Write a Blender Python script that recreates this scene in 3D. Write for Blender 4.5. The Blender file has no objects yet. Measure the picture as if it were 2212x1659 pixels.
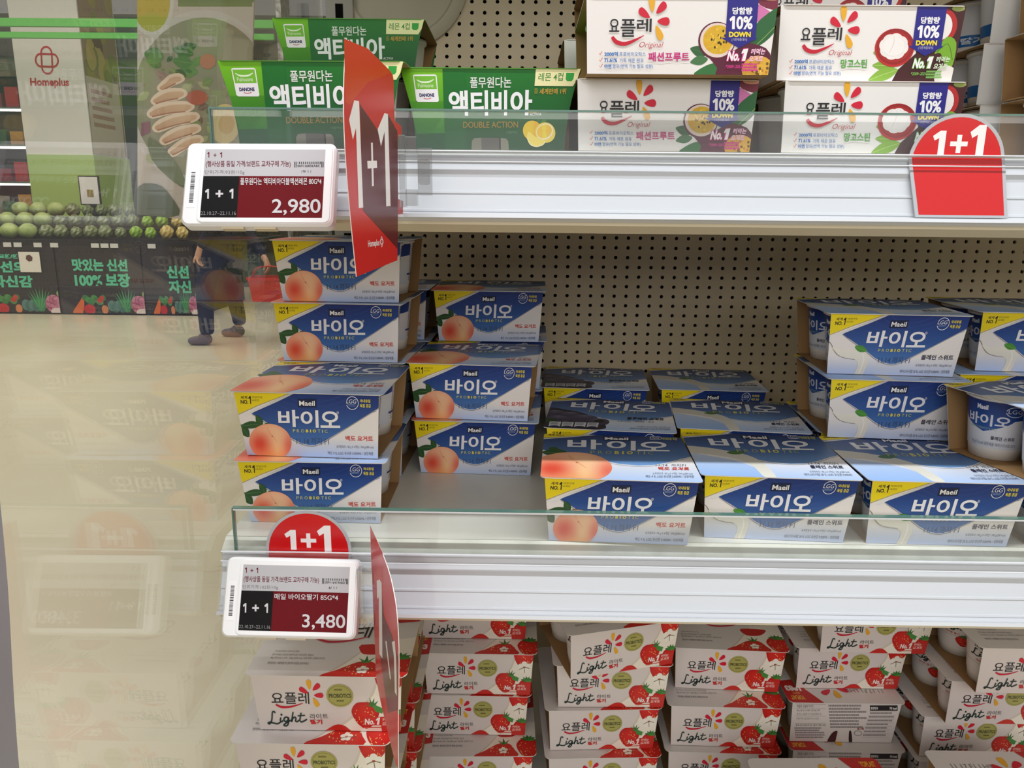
import bpy, bmesh, math, random
from mathutils import Vector, Matrix
from mathutils.geometry import tessellate_polygon

C = bpy.context.scene.collection
scene = bpy.context.scene
R = math.radians
EYE = 1.30                      # camera height above the shop floor (m)

# ------------------------------------------------------------------ camera
PITCH, ROLL, YAW = R(13.11), R(0.5825), R(-0.559)
cam_data = bpy.data.cameras.new('camera')
cam_data.sensor_fit = 'HORIZONTAL'
cam_data.sensor_width = 36.0
cam_data.lens = 1661.0 / 2212.0 * 36.0
cam_data.clip_start = 0.02
cam = bpy.data.objects.new('camera', cam_data)
C.objects.link(cam)
fw = Vector((math.sin(YAW) * math.cos(PITCH), math.cos(YAW) * math.cos(PITCH), -math.sin(PITCH)))
rt0 = Vector((math.cos(YAW), -math.sin(YAW), 0))
up0 = rt0.cross(fw)
rt = rt0 * math.cos(ROLL) + up0 * math.sin(ROLL)
up = -rt0 * math.sin(ROLL) + up0 * math.cos(ROLL)
M = Matrix((rt, up, -fw)).transposed().to_4x4()
M.translation = Vector((0, 0, EYE))
cam.matrix_world = M
scene.camera = cam

# ------------------------------------------------------------------ light
scene.view_settings.view_transform = 'Standard'
scene.view_settings.look = 'None'
scene.view_settings.gamma = 1.0
scene.view_settings.use_curve_mapping = False
scene.view_settings.exposure = -0.22
scene.cycles.max_bounces = 10
scene.cycles.transparent_max_bounces = 24
scene.cycles.caustics_reflective = False
scene.cycles.caustics_refractive = False
scene.cycles.sample_clamp_indirect = 6.0

world = bpy.data.worlds.new('shop_ambience')
scene.world = world
world.use_nodes = True
bg = world.node_tree.nodes['Background']
bg.inputs[0].default_value = (1.0, 0.95, 0.87, 1)
bg.inputs[1].default_value = 0.24


def area(name, loc, rot, sx, sy, power, col):
    d = bpy.data.lights.new(name, 'AREA')
    d.shape = 'RECTANGLE'
    d.size, d.size_y = sx, sy
    d.energy = power
    d.color = col
    o = bpy.data.objects.new(name, d)
    o.location = loc
    o.rotation_euler = rot
    C.objects.link(o)
    return o


# LED strip under the gondola canopy, just in front of the shelf edges
area('canopy_light', (0.35, 0.21, EYE + 1.30), (R(14), 0, 0), 3.0, 0.04, 46.0, (0.95, 0.98, 1.0))
# rows of shop ceiling luminaires in the aisle
area('aisle_light', (0.4, -5.0, EYE + 2.1), (R(68), 0, 0), 9.0, 3.0, 250.0, (1.0, 0.965, 0.935))
area('far_aisle_light', (-4.0, 6.0, EYE + 3.4), (0, 0, 0), 8.0, 6.0, 410.0, (1.0, 0.955, 0.86))

# ------------------------------------------------------------------ materials
def lin(c):
    c = c / 255.0
    return c / 12.92 if c <= 0.04045 else ((c + 0.055) / 1.055) ** 2.4


def rgb(t):
    return (lin(t[0]), lin(t[1]), lin(t[2]))


def mat(name, col, rough=0.5, metal=0.0, spec=0.4, noise=None):
    m = bpy.data.materials.new(name)
    m.use_nodes = True
    nt = m.node_tree
    b = nt.nodes['Principled BSDF']
    b.inputs['Base Color'].default_value = (*rgb(col), 1)
    b.inputs['Roughness'].default_value = rough
    b.inputs['Metallic'].default_value = metal
    b.inputs['Specular IOR Level'].default_value = spec
    if noise:
        scale, col2, lo, hi = noise
        tc = nt.nodes.new('ShaderNodeTexCoord')
        n = nt.nodes.new('ShaderNodeTexNoise')
        n.inputs['Scale'].default_value = scale
        n.inputs['Detail'].default_value = 6
        r = nt.nodes.new('ShaderNodeValToRGB')
        r.color_ramp.elements[0].position = lo
        r.color_ramp.elements[1].position = hi
        r.color_ramp.elements[0].color = (*rgb(col), 1)
        r.color_ramp.elements[1].color = (*rgb(col2), 1)
        nt.links.new(tc.outputs['Object'], n.inputs['Vector'])
        nt.links.new(n.outputs['Fac'], r.inputs['Fac'])
        nt.links.new(r.outputs['Color'], b.inputs['Base Color'])
    return m


def print_mat(name, rough=0.42, spec=0.4):
    m = mat(name, (255, 255, 255), rough, 0, spec)
    nt = m.node_tree
    a = nt.nodes.new('ShaderNodeAttribute')
    a.attribute_name = 'ink'
    nt.links.new(a.outputs['Color'], nt.nodes['Principled BSDF'].inputs['Base Color'])
    return m


def clear_mat(name, tint, base=0.04, rough=0.0, white=0.0):
    """clear sheet: see-through, with a mirror reflection that grows at grazing angles"""
    m = bpy.data.materials.new(name)
    m.use_nodes = True
    nt = m.node_tree
    nt.nodes.remove(nt.nodes['Principled BSDF'])
    out = nt.nodes['Material Output']
    lw = nt.nodes.new('ShaderNodeLayerWeight')
    lw.inputs['Blend'].default_value = 0.5
    p = nt.nodes.new('ShaderNodeMath'); p.operation = 'POWER'
    p.inputs[1].default_value = 5.0
    s = nt.nodes.new('ShaderNodeMath'); s.operation = 'MULTIPLY_ADD'
    s.inputs[1].default_value = 1 - base
    s.inputs[2].default_value = base
    t = nt.nodes.new('ShaderNodeBsdfTransparent')
    t.inputs[0].default_value = (*tint, 1)
    g = nt.nodes.new('ShaderNodeBsdfGlossy')
    g.inputs['Roughness'].default_value = rough
    mx = nt.nodes.new('ShaderNodeMixShader')
    L = nt.links.new
    L(lw.outputs['Facing'], p.inputs[0])
    L(p.outputs[0], s.inputs[0])
    L(s.outputs[0], mx.inputs[0])
    last = t.outputs[0]
    if white:
        d = nt.nodes.new('ShaderNodeBsdfDiffuse')
        d.inputs[0].default_value = (0.85, 0.87, 0.9, 1)
        m2 = nt.nodes.new('ShaderNodeMixShader')
        m2.inputs[0].default_value = white
        L(t.outputs[0], m2.inputs[1]); L(d.outputs[0], m2.inputs[2])
        last = m2.outputs[0]
    L(last, mx.inputs[1])
    L(g.outputs[0], mx.inputs[2])
    L(mx.outputs[0], out.inputs['Surface'])
    return m


PRINT = print_mat('printed_card')
GLOSSPRINT = print_mat('printed_gloss', 0.25, 0.5)
MATTPRINT = print_mat('printed_matt', 0.6, 0.2)
KRAFT = mat('kraft_board', (158, 124, 84), 0.8, 0, 0.2)
CUPWHITE = mat('cup_plastic', (236, 232, 224), 0.4)
FOIL = mat('foil_lid', (214, 214, 214), 0.35, 0.3)
WHITEMETAL = mat('white_enamel', (224, 223, 214), 0.35, 0, 0.5, (9.0, (206, 205, 194), 0.35, 0.75))
LIPSTEEL = mat('shelf_lip_enamel', (214, 215, 203), 0.4, 0, 0.5, (30.0, (190, 192, 178), 0.45, 0.7))
PEG = mat('pegboard_enamel', (204, 188, 158), 0.45, 0, 0.5, (7.0, (188, 171, 140), 0.35, 0.7))
DARK = mat('dark_void', (8, 8, 8), 0.9, 0, 0.1)
GREYSTEEL = mat('grey_upright_steel', (150, 146, 136), 0.4, 0, 0.5)
RAILWHITE = mat('white_rail_plastic', (202, 205, 210), 0.35, 0, 0.5)
TAGWHITE = mat('tag_housing_plastic', (240, 240, 242), 0.3, 0, 0.5)
CREAM = mat('cream_shelf_edge', (208, 196, 168), 0.5)
GLASS = clear_mat('side_glass', (0.985, 0.99, 0.98), 0.045, 0.0, 0.03)
RISER = clear_mat('riser_glass', (0.975, 0.985, 0.98), 0.05, 0.0, .04)
RISEREDGE = mat('riser_green_edge', (84, 120, 108), 0.15, 0, 0.6)
CLIPCLEAR = clear_mat('clip_clear', (0.95, 0.95, 0.95), 0.22, 0.03, 0.05)
CLEAR = clear_mat('clear_plastic', (0.985, 0.988, 0.99), 0.010, 0.08, 0.010)
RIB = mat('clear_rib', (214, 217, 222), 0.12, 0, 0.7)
EDGETRIM = mat('glass_edge_trim', (170, 173, 178), 0.35, 0.4)


# ------------------------------------------------------------------ objects
def tag(o, label=None, cat=None, group=None, kind=None):
    if label: o['label'] = label
    if cat: o['category'] = cat
    if group: o['group'] = group
    if kind: o['kind'] = kind
    return o


def thing(name, label, cat, loc=(0, 0, 0), rotz=0.0, group=None):
    o = bpy.data.objects.new(name, None)
    o.empty_display_size = 0.02
    C.objects.link(o)
    o.location = loc
    o.rotation_euler = (0, 0, rotz)
    return tag(o, label, cat, group)


def link(name, mesh, parent=None):
    o = bpy.data.objects.new(name, mesh)
    C.objects.link(o)
    if parent: o.parent = parent
    return o


def dup(root, loc, rotz, label, group=None):
    r = root.copy()
    C.objects.link(r)
    r.location = loc
    r.rotation_euler = (0, 0, rotz)
    r['label'] = label
    if group: r['group'] = group
    for ch in list(root.children):
        c = ch.copy()
        C.objects.link(c)
        c.parent = r
        for g in ch.children:
            d = g.copy()
            C.objects.link(d)
            d.parent = c
    return r


class MB:
    """mesh builder: verts, faces, a material slot and an ink colour for each face corner"""

    def __init__(s):
        s.v, s.f, s.m, s.c = [], [], [], []

    def add(s, vs, fs, m=0, col=(255, 255, 255)):
        o = len(s.v)
        s.v += [tuple(p) for p in vs]
        lc = rgb(col)
        for f in fs:
            s.f.append([o + i for i in f])
            s.m.append(m)
            s.c.append([lc] * len(f))

    def box(s, x0, x1, y0, y1, z0, z1, m=0, col=(255, 255, 255)):
        vs = [(x, y, z) for z in (z0, z1) for y in (y0, y1) for x in (x0, x1)]
        s.add(vs, [(0, 2, 3, 1), (4, 5, 7, 6), (0, 1, 5, 4), (2, 6, 7, 3), (0, 4, 6, 2), (1, 3, 7, 5)], m, col)

    def prism(s, pts, d0, d1, axis='x', m=0, col=(255, 255, 255)):
        """2D outline pulled along an axis. pts are (y,z) for x, (x,z) for y, (x,y) for z"""
        def P(p, d):
            return {'x': (d, p[0], p[1]), 'y': (p[0], d, p[1]), 'z': (p[0], p[1], d)}[axis]
        n = len(pts)
        vs = [P(p, d0) for p in pts] + [P(p, d1) for p in pts]
        tr = tessellate_polygon([[Vector((p[0], p[1], 0)) for p in pts]])
        fs = [(i, (i + 1) % n, n + (i + 1) % n, n + i) for i in range(n)]
        fs += [tuple(t) for t in tr] + [tuple(n + i for i in t) for t in tr]
        s.add(vs, fs, m, col)

    def lathe(s, prof, n=24, m=0, col=(255, 255, 255), loc=(0, 0, 0), cap=True):
        vs, fs = [], []
        for (r, z) in prof:
            for i in range(n):
                a = 2 * math.pi * i / n
                vs.append((loc[0] + r * math.cos(a), loc[1] + r * math.sin(a), loc[2] + z))
        for j in range(len(prof) - 1):
            for i in range(n):
                k = (i + 1) % n
                fs.append((j * n + i, j * n + k, (j + 1) * n + k, (j + 1) * n + i))
        if cap:
            fs.append(tuple(range(n - 1, -1, -1)))
            fs.append(tuple((len(prof) - 1) * n + i for i in range(n)))
        s.add(vs, fs, m, col)

    def ball(s, c, r, m=0, col=(255, 255, 255), nu=16, nv=10, sc=(1, 1, 1), wob=None):
        vs, fs = [], []
        for j in range(nv + 1):
            t = math.pi * j / nv
            for i in range(nu):
                a = 2 * math.pi * i / nu
                k = wob(a, t) if wob else 1.0
                vs.append((c[0] + r * sc[0] * k * math.sin(t) * math.cos(a), c[1] + r * sc[1] * k * math.sin(t) * math.sin(a), c[2] + r * sc[2] * k * math.cos(t)))
        for j in range(nv):
            for i in range(nu):
                k = (i + 1) % nu
                fs.append((j * nu + i, (j + 1) * nu + i, (j + 1) * nu + k, j * nu + k))
        s.add(vs, fs, m, col)

    def tube(s, pts, rad, m=0, col=(255, 255, 255), n=8):
        vs, fs = [], []
        pts = [Vector(p) for p in pts]
        for i, p in enumerate(pts):
            d = (pts[min(i + 1, len(pts) - 1)] - pts[max(i - 1, 0)]).normalized()
            a = d.cross(Vector((0, 0, 1)))
            if a.length < 1e-3: a = d.cross(Vector((1, 0, 0)))
            a.normalize()
            b = d.cross(a)
            r = rad[i] if isinstance(rad, (list, tuple)) else rad
            for k in range(n):
                t = 2 * math.pi * k / n
                vs.append(p + a * (r * math.cos(t)) + b * (r * math.sin(t)))
        for i in range(len(pts) - 1):
            for k in range(n):
                k2 = (k + 1) % n
                fs.append((i * n + k, i * n + k2, (i + 1) * n + k2, (i + 1) * n + k))
        fs.append(tuple(range(n - 1, -1, -1)))
        fs.append(tuple((len(pts) - 1) * n + k for k in range(n)))
        s.add(vs, fs, m, col)

    def art(s, A, fn, m=0):
        """lay a printed design on a surface; fn(x_mm, y_mm, layer) gives the 3D point"""
        o = len(s.v)
        s.v += [tuple(fn(x, y, k)) for (x, y, k) in A.v]
        for f, c in zip(A.f, A.c):
            s.f.append([o + i for i in f])
            s.m.append(m)
            s.c.append(c)

    def build(s, name, mats, parent=None, smooth=False, fix=True):
        me = s.mesh(name, mats, smooth, fix)
        return link(name, me, parent)

    def mesh(s, name, mats, smooth=False, fix=False):
        me = bpy.data.meshes.new(name)
        me.from_pydata(s.v, [], s.f)
        if not isinstance(mats, (list, tuple)): mats = [mats]
        for mm in mats: me.materials.append(mm)
        me.polygons.foreach_set('material_index', s.m)
        at = me.color_attributes.new('ink', 'FLOAT_COLOR', 'CORNER')
        buf = []
        for c in s.c:
            for q in c: buf += [q[0], q[1], q[2], 1.0]
        at.data.foreach_set('color', buf)
        if smooth:
            me.polygons.foreach_set('use_smooth', [True] * len(s.f))
        me.update()
        if fix:
            b = bmesh.new(); b.from_mesh(me)
            bmesh.ops.recalc_face_normals(b, faces=b.faces)
            b.to_mesh(me); b.free()
        return me


def auto_smooth(o, ang=35):
    me = o.data
    for p in me.polygons: p.use_smooth = True
    try:
        me.set_sharp_from_angle(angle=R(ang))
    except Exception:
        pass
    return o


# ------------------------------------------------------------------ printed designs
_TX = {}


def text_shape(s, bold=0.0, res=3):
    key = (s, bold, res)
    if key not in _TX:
        cu = bpy.data.curves.new('lettering', 'FONT')
        cu.body = s
        cu.offset = bold
        cu.resolution_u = res
        cu.size = 1.0
        o = bpy.data.objects.new('lettering', cu)
        me = o.to_mesh()
        me.calc_loop_triangles()
        vs = [(v.co.x, v.co.y) for v in me.vertices]
        ts = [tuple(t.vertices) for t in me.loop_triangles]
        o.to_mesh_clear()
        bpy.data.objects.remove(o)
        bpy.data.curves.remove(cu)
        if vs:
            x0, x1 = min(v[0] for v in vs), max(v[0] for v in vs)
            y0, y1 = min(v[1] for v in vs), max(v[1] for v in vs)
            vs = [((x - x0) / max(x1 - x0, 1e-6), (y - y0) / max(y1 - y0, 1e-6)) for x, y in vs]
        _TX[key] = (vs, ts)
    return _TX[key]


def homography(src, dst):
    A = []
    for (x, y), (u, v) in zip(src, dst):
        A.append([x, y, 1, 0, 0, 0, -u * x, -u * y, u])
        A.append([0, 0, 0, x, y, 1, -v * x, -v * y, v])
    n = 8
    for i in range(n):
        p = max(range(i, n), key=lambda r: abs(A[r][i]))
        A[i], A[p] = A[p], A[i]
        for r in range(n):
            if r != i:
                k = A[r][i] / A[i][i]
                if k: A[r] = [a - k * b for a, b in zip(A[r], A[i])]
    h = [A[i][8] / A[i][i] for i in range(n)]

    def f(x, y):
        w = h[6] * x + h[7] * y + 1
        return ((h[0] * x + h[1] * y + h[2]) / w, (h[3] * x + h[4] * y + h[5]) / w)
    return f


def smooth(pts, n=5, closed=True):
    out = []
    L = len(pts)
    for i in range(L if closed else L - 1):
        p0, p1, p2, p3 = (pts[(i + k) % L] if closed else pts[min(max(i + k, 0), L - 1)] for k in (-1, 0, 1, 2))
        for j in range(n):
            t = j / n
            out.append(tuple(0.5 * ((2 * b) + (c - a) * t + (2 * a - 5 * b + 4 * c - d) * t * t + (3 * b - a - 3 * c + d) * t ** 3) for a, b, c, d in zip(p0, p1, p2, p3)))
    if not closed: out.append(pts[-1])
    return out


class Art:
    """a flat design: drawn in the coordinates src, kept in millimetres dst, cut to the outline clip"""

    def __init__(s, src, dst, clip=None):
        s.H = homography(src, dst)
        s.clip = clip or dst
        a = sum(p[0] * q[1] - q[0] * p[1] for p, q in zip(s.clip, s.clip[1:] + s.clip[:1]))
        if a < 0: s.clip = s.clip[::-1]
        s.v, s.f, s.c, s.k = [], [], [], 0

    def tri(s, P):
        """P: three (x_mm, y_mm, (r,g,b) linear)"""
        poly = P
        for a, b in zip(s.clip, s.clip[1:] + s.clip[:1]):
            ex, ey = b[0] - a[0], b[1] - a[1]
            out = []
            n = len(poly)
            if n == 0: return
            ds = [ex * (p[1] - a[1]) - ey * (p[0] - a[0]) for p in poly]
            if min(ds) >= -1e-9: continue
            for i in range(n):
                p, q, d, e = poly[i], poly[(i + 1) % n], ds[i], ds[(i + 1) % n]
                if d >= 0: out.append(p)
                if (d >= 0) != (e >= 0):
                    t = d / (d - e)
                    out.append((p[0] + t * (q[0] - p[0]), p[1] + t * (q[1] - p[1]), tuple(u + t * (w - u) for u, w in zip(p[2], q[2]))))
            poly = out
        if len(poly) < 3: return
        ar = sum(p[0] * q[1] - q[0] * p[1] for p, q in zip(poly, poly[1:] + poly[:1]))
        if abs(ar) < 1e-7: return
        if ar < 0: poly = poly[::-1]
        o = len(s.v)
        s.v += [(p[0], p[1], s.k) for p in poly]
        s.f.append(list(range(o, o + len(poly))))
        s.c.append([p[2] for p in poly])

    def mesh(s, pts, tris, col):
        q = []
        for p in pts:
            m = s.H(*p)
            c = col(*p) if callable(col) else col
            q.append((m[0], m[1], rgb(c)))
        for t in tris: s.tri([q[i] for i in t])
        s.k += 1
        return s

    def slice(s, step):
        """cut every printed piece into upright strips so that it can follow a round surface"""
        v2, f2, c2 = [], [], []
        for f, c in zip(s.f, s.c):
            P = [(s.v[i][0], s.v[i][1], q) for i, q in zip(f, c)]
            k = s.v[f[0]][2]
            lo, hi = min(p[0] for p in P), max(p[0] for p in P)
            for n in range(math.floor(lo / step), math.floor(hi / step) + 1):
                poly = P
                for sg, x0 in ((1, n * step), (-1, (n + 1) * step)):
                    out = []
                    for i in range(len(poly)):
                        p, q = poly[i], poly[(i + 1) % len(poly)]
                        d, e = sg * (p[0] - x0), sg * (q[0] - x0)
                        if d >= 0: out.append(p)
                        if (d >= 0) != (e >= 0):
                            t = d / (d - e)
                            out.append((p[0] + t * (q[0] - p[0]), p[1] + t * (q[1] - p[1]), tuple(u + t * (w - u) for u, w in zip(p[2], q[2]))))
                    poly = out
                    if len(poly) < 3: break
                if len(poly) < 3: continue
                o = len(v2)
                v2 += [(p[0], p[1], k) for p in poly]
                f2.append(list(range(o, o + len(poly))))
                c2.append([p[2] for p in poly])
        s.v, s.f, s.c = v2, f2, c2
        return s

    def poly(s, pts, col, sm=0):
        if sm: pts = smooth(pts, sm)
        tr = tessellate_polygon([[Vector((p[0], p[1], 0)) for p in pts]])
        return s.mesh(pts, tr, col)

    def fill(s, col):
        """the whole outline in one colour, drawn straight in millimetres"""
        if callable(col):
            x0, x1 = min(p[0] for p in s.clip) - 1, max(p[0] for p in s.clip) + 1
            y0, y1 = min(p[1] for p in s.clip), max(p[1] for p in s.clip)
            for i in range(16):
                ya, yb = y0 + (y1 - y0) * i / 16, y0 + (y1 - y0) * (i + 1) / 16
                A, B = rgb(col(0, ya)), rgb(col(0, yb))
                s.tri([(x0, ya, A), (x1, ya, A), (x1, yb, B)])
                s.tri([(x0, ya, A), (x1, yb, B), (x0, yb, B)])
        else:
            q = [(p[0], p[1], rgb(col)) for p in s.clip]
            for i in range(1, len(q) - 1): s.tri([q[0], q[i], q[i + 1]])
        s.k += 1
        return s

    def rect(s, x0, y0, x1, y1, col):
        return s.mesh([(x0, y0), (x1, y0), (x1, y1), (x0, y1)], [(0, 1, 2), (0, 2, 3)], col)

    def disc(s, cx, cy, rx, ry, col, n=28, rings=1, rot=0.0, a0=0, a1=360):
        pts, tr = [(cx, cy)], []
        ca, sa = math.cos(R(rot)), math.sin(R(rot))
        full = abs(a1 - a0) >= 360
        m = n if full else n + 1
        for j in range(1, rings + 1):
            for i in range(m):
                a = R(a0 + (a1 - a0) * i / n)
                x, y = rx * j / rings * math.cos(a), ry * j / rings * math.sin(a)
                pts.append((cx + x * ca - y * sa, cy + x * sa + y * ca))
        for i in range(n if full else n):
            k = (i + 1) % m
            tr.append((0, 1 + i, 1 + k))
            for j in range(1, rings):
                a, b, c, d = 1 + (j - 1) * m + i, 1 + (j - 1) * m + k, 1 + j * m + k, 1 + j * m + i
                tr += [(a, d, c), (a, c, b)]
        return s.mesh(pts, tr, col)

    def stroke(s, pts, w, col, sm=0, closed=False):
        """w is a width or a list of widths"""
        if sm: pts = smooth(pts, sm, closed)
        n = len(pts)
        if isinstance(w, (list, tuple)):
            ws = [w[0] + (w[-1] - w[0]) * 0] * n
            for i in range(n):
                t = i / (n - 1) * (len(w) - 1)
                j = min(int(t), len(w) - 2)
                ws[i] = w[j] + (w[j + 1] - w[j]) * (t - j)
        else:
            ws = [w] * n
        vs, tr = [], []
        for i in range(n):
            a = pts[(i - 1) % n] if closed else pts[max(i - 1, 0)]
            b = pts[(i + 1) % n] if closed else pts[min(i + 1, n - 1)]
            dx, dy = b[0] - a[0], b[1] - a[1]
            L = math.hypot(dx, dy) or 1
            nx, ny = -dy / L * ws[i] / 2, dx / L * ws[i] / 2
            vs += [(pts[i][0] + nx, pts[i][1] + ny), (pts[i][0] - nx, pts[i][1] - ny)]
        for i in range(n if closed else n - 1):
            j = (i + 1) % n
            tr += [(2 * i, 2 * j, 2 * j + 1), (2 * i, 2 * j + 1, 2 * i + 1)]
        return s.mesh(vs, tr, col)

    def text(s, t, box, col, bold=0.0, shear=0.0, res=3, slope=0.0):
        """lettering fitted into box = x0, y0 (top), x1, y1 (bottom)"""
        vs, ts = text_shape(t, bold, res)
        x0, y0, x1, y1 = box
        pts = [(x0 + u * (x1 - x0) + shear * v * (y0 - y1) * -1, y1 + v * (y0 - y1) + slope * u * (x1 - x0)) for u, v in vs]
        s.mesh(pts, ts, col)
        return s

    def one(s, box, col, w=.46):
        """a bold figure 1: flag and stem, no foot"""
        x0, y0, x1, y1 = box
        W_, H_ = x1 - x0, y1 - y0
        P = lambda u, v: (x0 + u * W_, y0 + v * H_)
        return s.poly([P(1 - w * .9, 0), P(1, 0), P(1, 1), P(1 - w, 1), P(1 - w, .30), P(.16, .40), P(0, .22)], col)

    def lines(s, rows, box, col, seed=1, h=0.6):
        """rows of print too fine to read, as short words"""
        rn = random.Random(seed)
        x0, y0, x1, y1 = box
        dy = (y1 - y0) / rows
        pts, tr = [], []
        for r in range(rows):
            x = x0
            xe = x1 - (x1 - x0) * rn.random() * 0.25
            while x < xe:
                w = (x1 - x0) * (0.02 + 0.03 * rn.random())
                o = len(pts)
                yy = y0 + r * dy
                pts += [(x, yy), (min(x + w, xe), yy), (min(x + w, xe), yy + dy * h), (x, yy + dy * h)]
                tr += [(o, o + 1, o + 2), (o, o + 2, o + 3)]
                x += w * 1.22
        return s.mesh(pts, tr, col)


LAY = 1.5e-5                       # thickness of one printed layer (m)


def grad(y0, c0, y1, c1):
    def f(x, y):
        t = min(max((y - y0) / (y1 - y0), 0), 1)
        return tuple(a + (b - a) * t for a, b in zip(c0, c1))
    return f

# ------------------------------------------------------------------ motifs shared by several packs
def rrect(hw, y0, y1, r, n=5):
    """rounded rectangle outline in mm, counter clockwise"""
    out = []
    for cx, cy, a in ((hw - r, y0 + r, -90), (hw - r, y1 - r, 0), (-hw + r, y1 - r, 90), (-hw + r, y0 + r, 180)):
        for i in range(n + 1):
            t = R(a + 90 * i / n)
            out.append((cx + r * math.cos(t), cy + r * math.sin(t)))
    return out


def band(a, x0, x1, top, bot, col, n=24):
    pts, tr = [], []
    for i in range(n + 1):
        x = x0 + (x1 - x0) * i / n
        t0 = top(x) if callable(top) else top
        b0 = bot(x) if callable(bot) else bot
        pts += [(x, t0), (x, b0)]
    for i in range(n):
        tr += [(2 * i, 2 * i + 2, 2 * i + 3), (2 * i, 2 * i + 3, 2 * i + 1)]
    a.mesh(pts, tr, col)


def peach(a, cx, cy, rx, ry):
    def col(x, y):
        u, v = (x - cx) / rx, (y - cy) / ry
        c = (248, 198, 158)
        rim = max(0, u * u + v * v - .5)

        def mix(c, q, k): return [a_ + (b_ - a_) * max(0, min(k, 1)) for a_, b_ in zip(c, q)]
        c = mix(c, (240, 168, 104), .8 * math.exp(-((u - .05) ** 2 / .5 + (v - .75) ** 2 / .25)))
        c = mix(c, (224, 72, 52), .95 * math.exp(-((u + .50) ** 2 / .22 + (v - .08) ** 2 / .34)))
        c = mix(c, (226, 92, 76), .80 * math.exp(-((u - .92) ** 2 / .09 + (v - .20) ** 2 / .40)))
        c = mix(c, (250, 206, 150), .7 * math.exp(-((u - .30) ** 2 / .03 + (v - .15) ** 2 / .35)))
        c = mix(c, (232, 120, 96), .6 * rim)
        return c
    a.disc(cx, cy, rx, ry, col, 40, 9)
    a.stroke([(cx - .12 * rx, cy - .86 * ry), (cx - .05 * rx, cy - .62 * ry), (cx + .08 * rx, cy - .38 * ry), (cx + .2 * rx, cy - .22 * ry), (cx + .36 * rx, cy + .05 * ry)],
             [.02 * rx, .07 * rx, .06 * rx, .04 * rx, .01 * rx], (238, 172, 130), 4)
    a.disc(cx + .11 * rx, cy - .33 * ry, (.035) * rx, .035 * ry, (176, 108, 66), 10)


def leaf(a, p, q, w, col=(44, 84, 44), rib=(84, 122, 74)):
    (x0, y0), (x1, y1) = p, q
    dx, dy = x1 - x0, y1 - y0
    n = (-dy * w, dx * w)
    m = lambda t, k: (x0 + dx * t + n[0] * k, y0 + dy * t + n[1] * k)
    a.poly([m(0, 0), m(.25, .8), m(.55, 1), m(.85, .5), m(1, 0), m(.85, -.45), m(.55, -.9), m(.25, -.75)], col, 3)
    a.stroke([m(.05, 0), m(.5, .06), m(.95, 0)], math.hypot(dx, dy) * .02, rib)


def strawberry(a, cx, cy, r, sx=1.0, rot=0.0, leaves=True, seed=1):
    ca, sa = math.cos(R(rot)), math.sin(R(rot))

    def T(x, y):
        x *= r * sx; y *= r
        return (cx + x * ca - y * sa, cy + x * sa + y * ca)
    pts = [(-.95, -.35), (-.6, -.85), (0, -.92), (.6, -.85), (.95, -.35), (.85, .2), (.5, .75), (0, 1.05), (-.5, .75), (-.85, .2)]

    def col(x, y):
        t = ((x - cx) ** 2 + (y - cy) ** 2) / (r * r)
        return (214 - 28 * min(t, 1), 46 - 18 * min(t, 1), 38 - 12 * min(t, 1))
    sp = smooth([T(*p) for p in pts], 4)
    n = len(sp)
    vs = [(cx, cy)] + [(cx + (p[0] - cx) * .6, cy + (p[1] - cy) * .6) for p in sp] + sp
    tr = []
    for i in range(n):
        k = (i + 1) % n
        tr += [(0, 1 + i, 1 + k), (1 + i, 1 + n + i, 1 + n + k), (1 + i, 1 + n + k, 1 + k)]
    a.mesh(vs, tr, col)
    rn = random.Random(seed)
    sv, st = [], []
    for i in range(26):
        x, y = rn.uniform(-.75, .75), rn.uniform(-.6, .8)
        if abs(x) > .95 - .55 * max(y, 0): continue
        o = len(sv)
        w = .035
        sv += [T(x - w, y), T(x, y - w * 1.6), T(x + w, y), T(x, y + w * 1.6)]
        st += [(o, o + 1, o + 2), (o, o + 2, o + 3)]
    a.mesh(sv, st, (240, 190, 120))
    if leaves:
        for i, an in enumerate((-160, -128, -96, -64, -32, -5)):
            l = .95
            x, y = .05, -.80
            b = (x + l * math.cos(R(an)) * .8, y + l * math.sin(R(an)) * .55)
            nx, ny = -math.sin(R(an)) * .13, math.cos(R(an)) * .13
            a.mesh([T(x - nx, y - ny), T((x + b[0]) / 2 - nx, (y + b[1]) / 2 - ny), T(*b), T((x + b[0]) / 2 + nx, (y + b[1]) / 2 + ny), T(x + nx, y + ny)],
                   [(0, 1, 4), (1, 3, 4), (1, 2, 3)], ((52, 108, 52), (74, 138, 62))[i % 2])
            a.k -= .8
        a.k += 1


PETALS = [((-.62, -.42), 150, (206, 24, 52)), ((-.05, -.95), 92, (228, 168, 40)), ((.62, -.72), 38, (206, 24, 52)), ((.78, .02), 0, (206, 24, 52)), ((.42, .66), -62, (228, 168, 40))]


def flower(a, cx, cy, sx, sy):
    """five loose petals around a logo"""
    for (px, py), an, col in PETALS:
        pts = []
        for (u, v) in ((-.48, 0), (-.25, .15), (.1, .24), (.38, .22), (.5, 0), (.38, -.22), (.1, -.24), (-.25, -.15)):
            c, s_ = math.cos(R(-an)), math.sin(R(-an))
            pts.append((cx + (px + (u * c - v * s_) * .95) * sx, cy + (py + (u * s_ + v * c) * .95) * sy))
        a.poly(pts, col, 3)
        a.k -= .8
    a.k += 1


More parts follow.
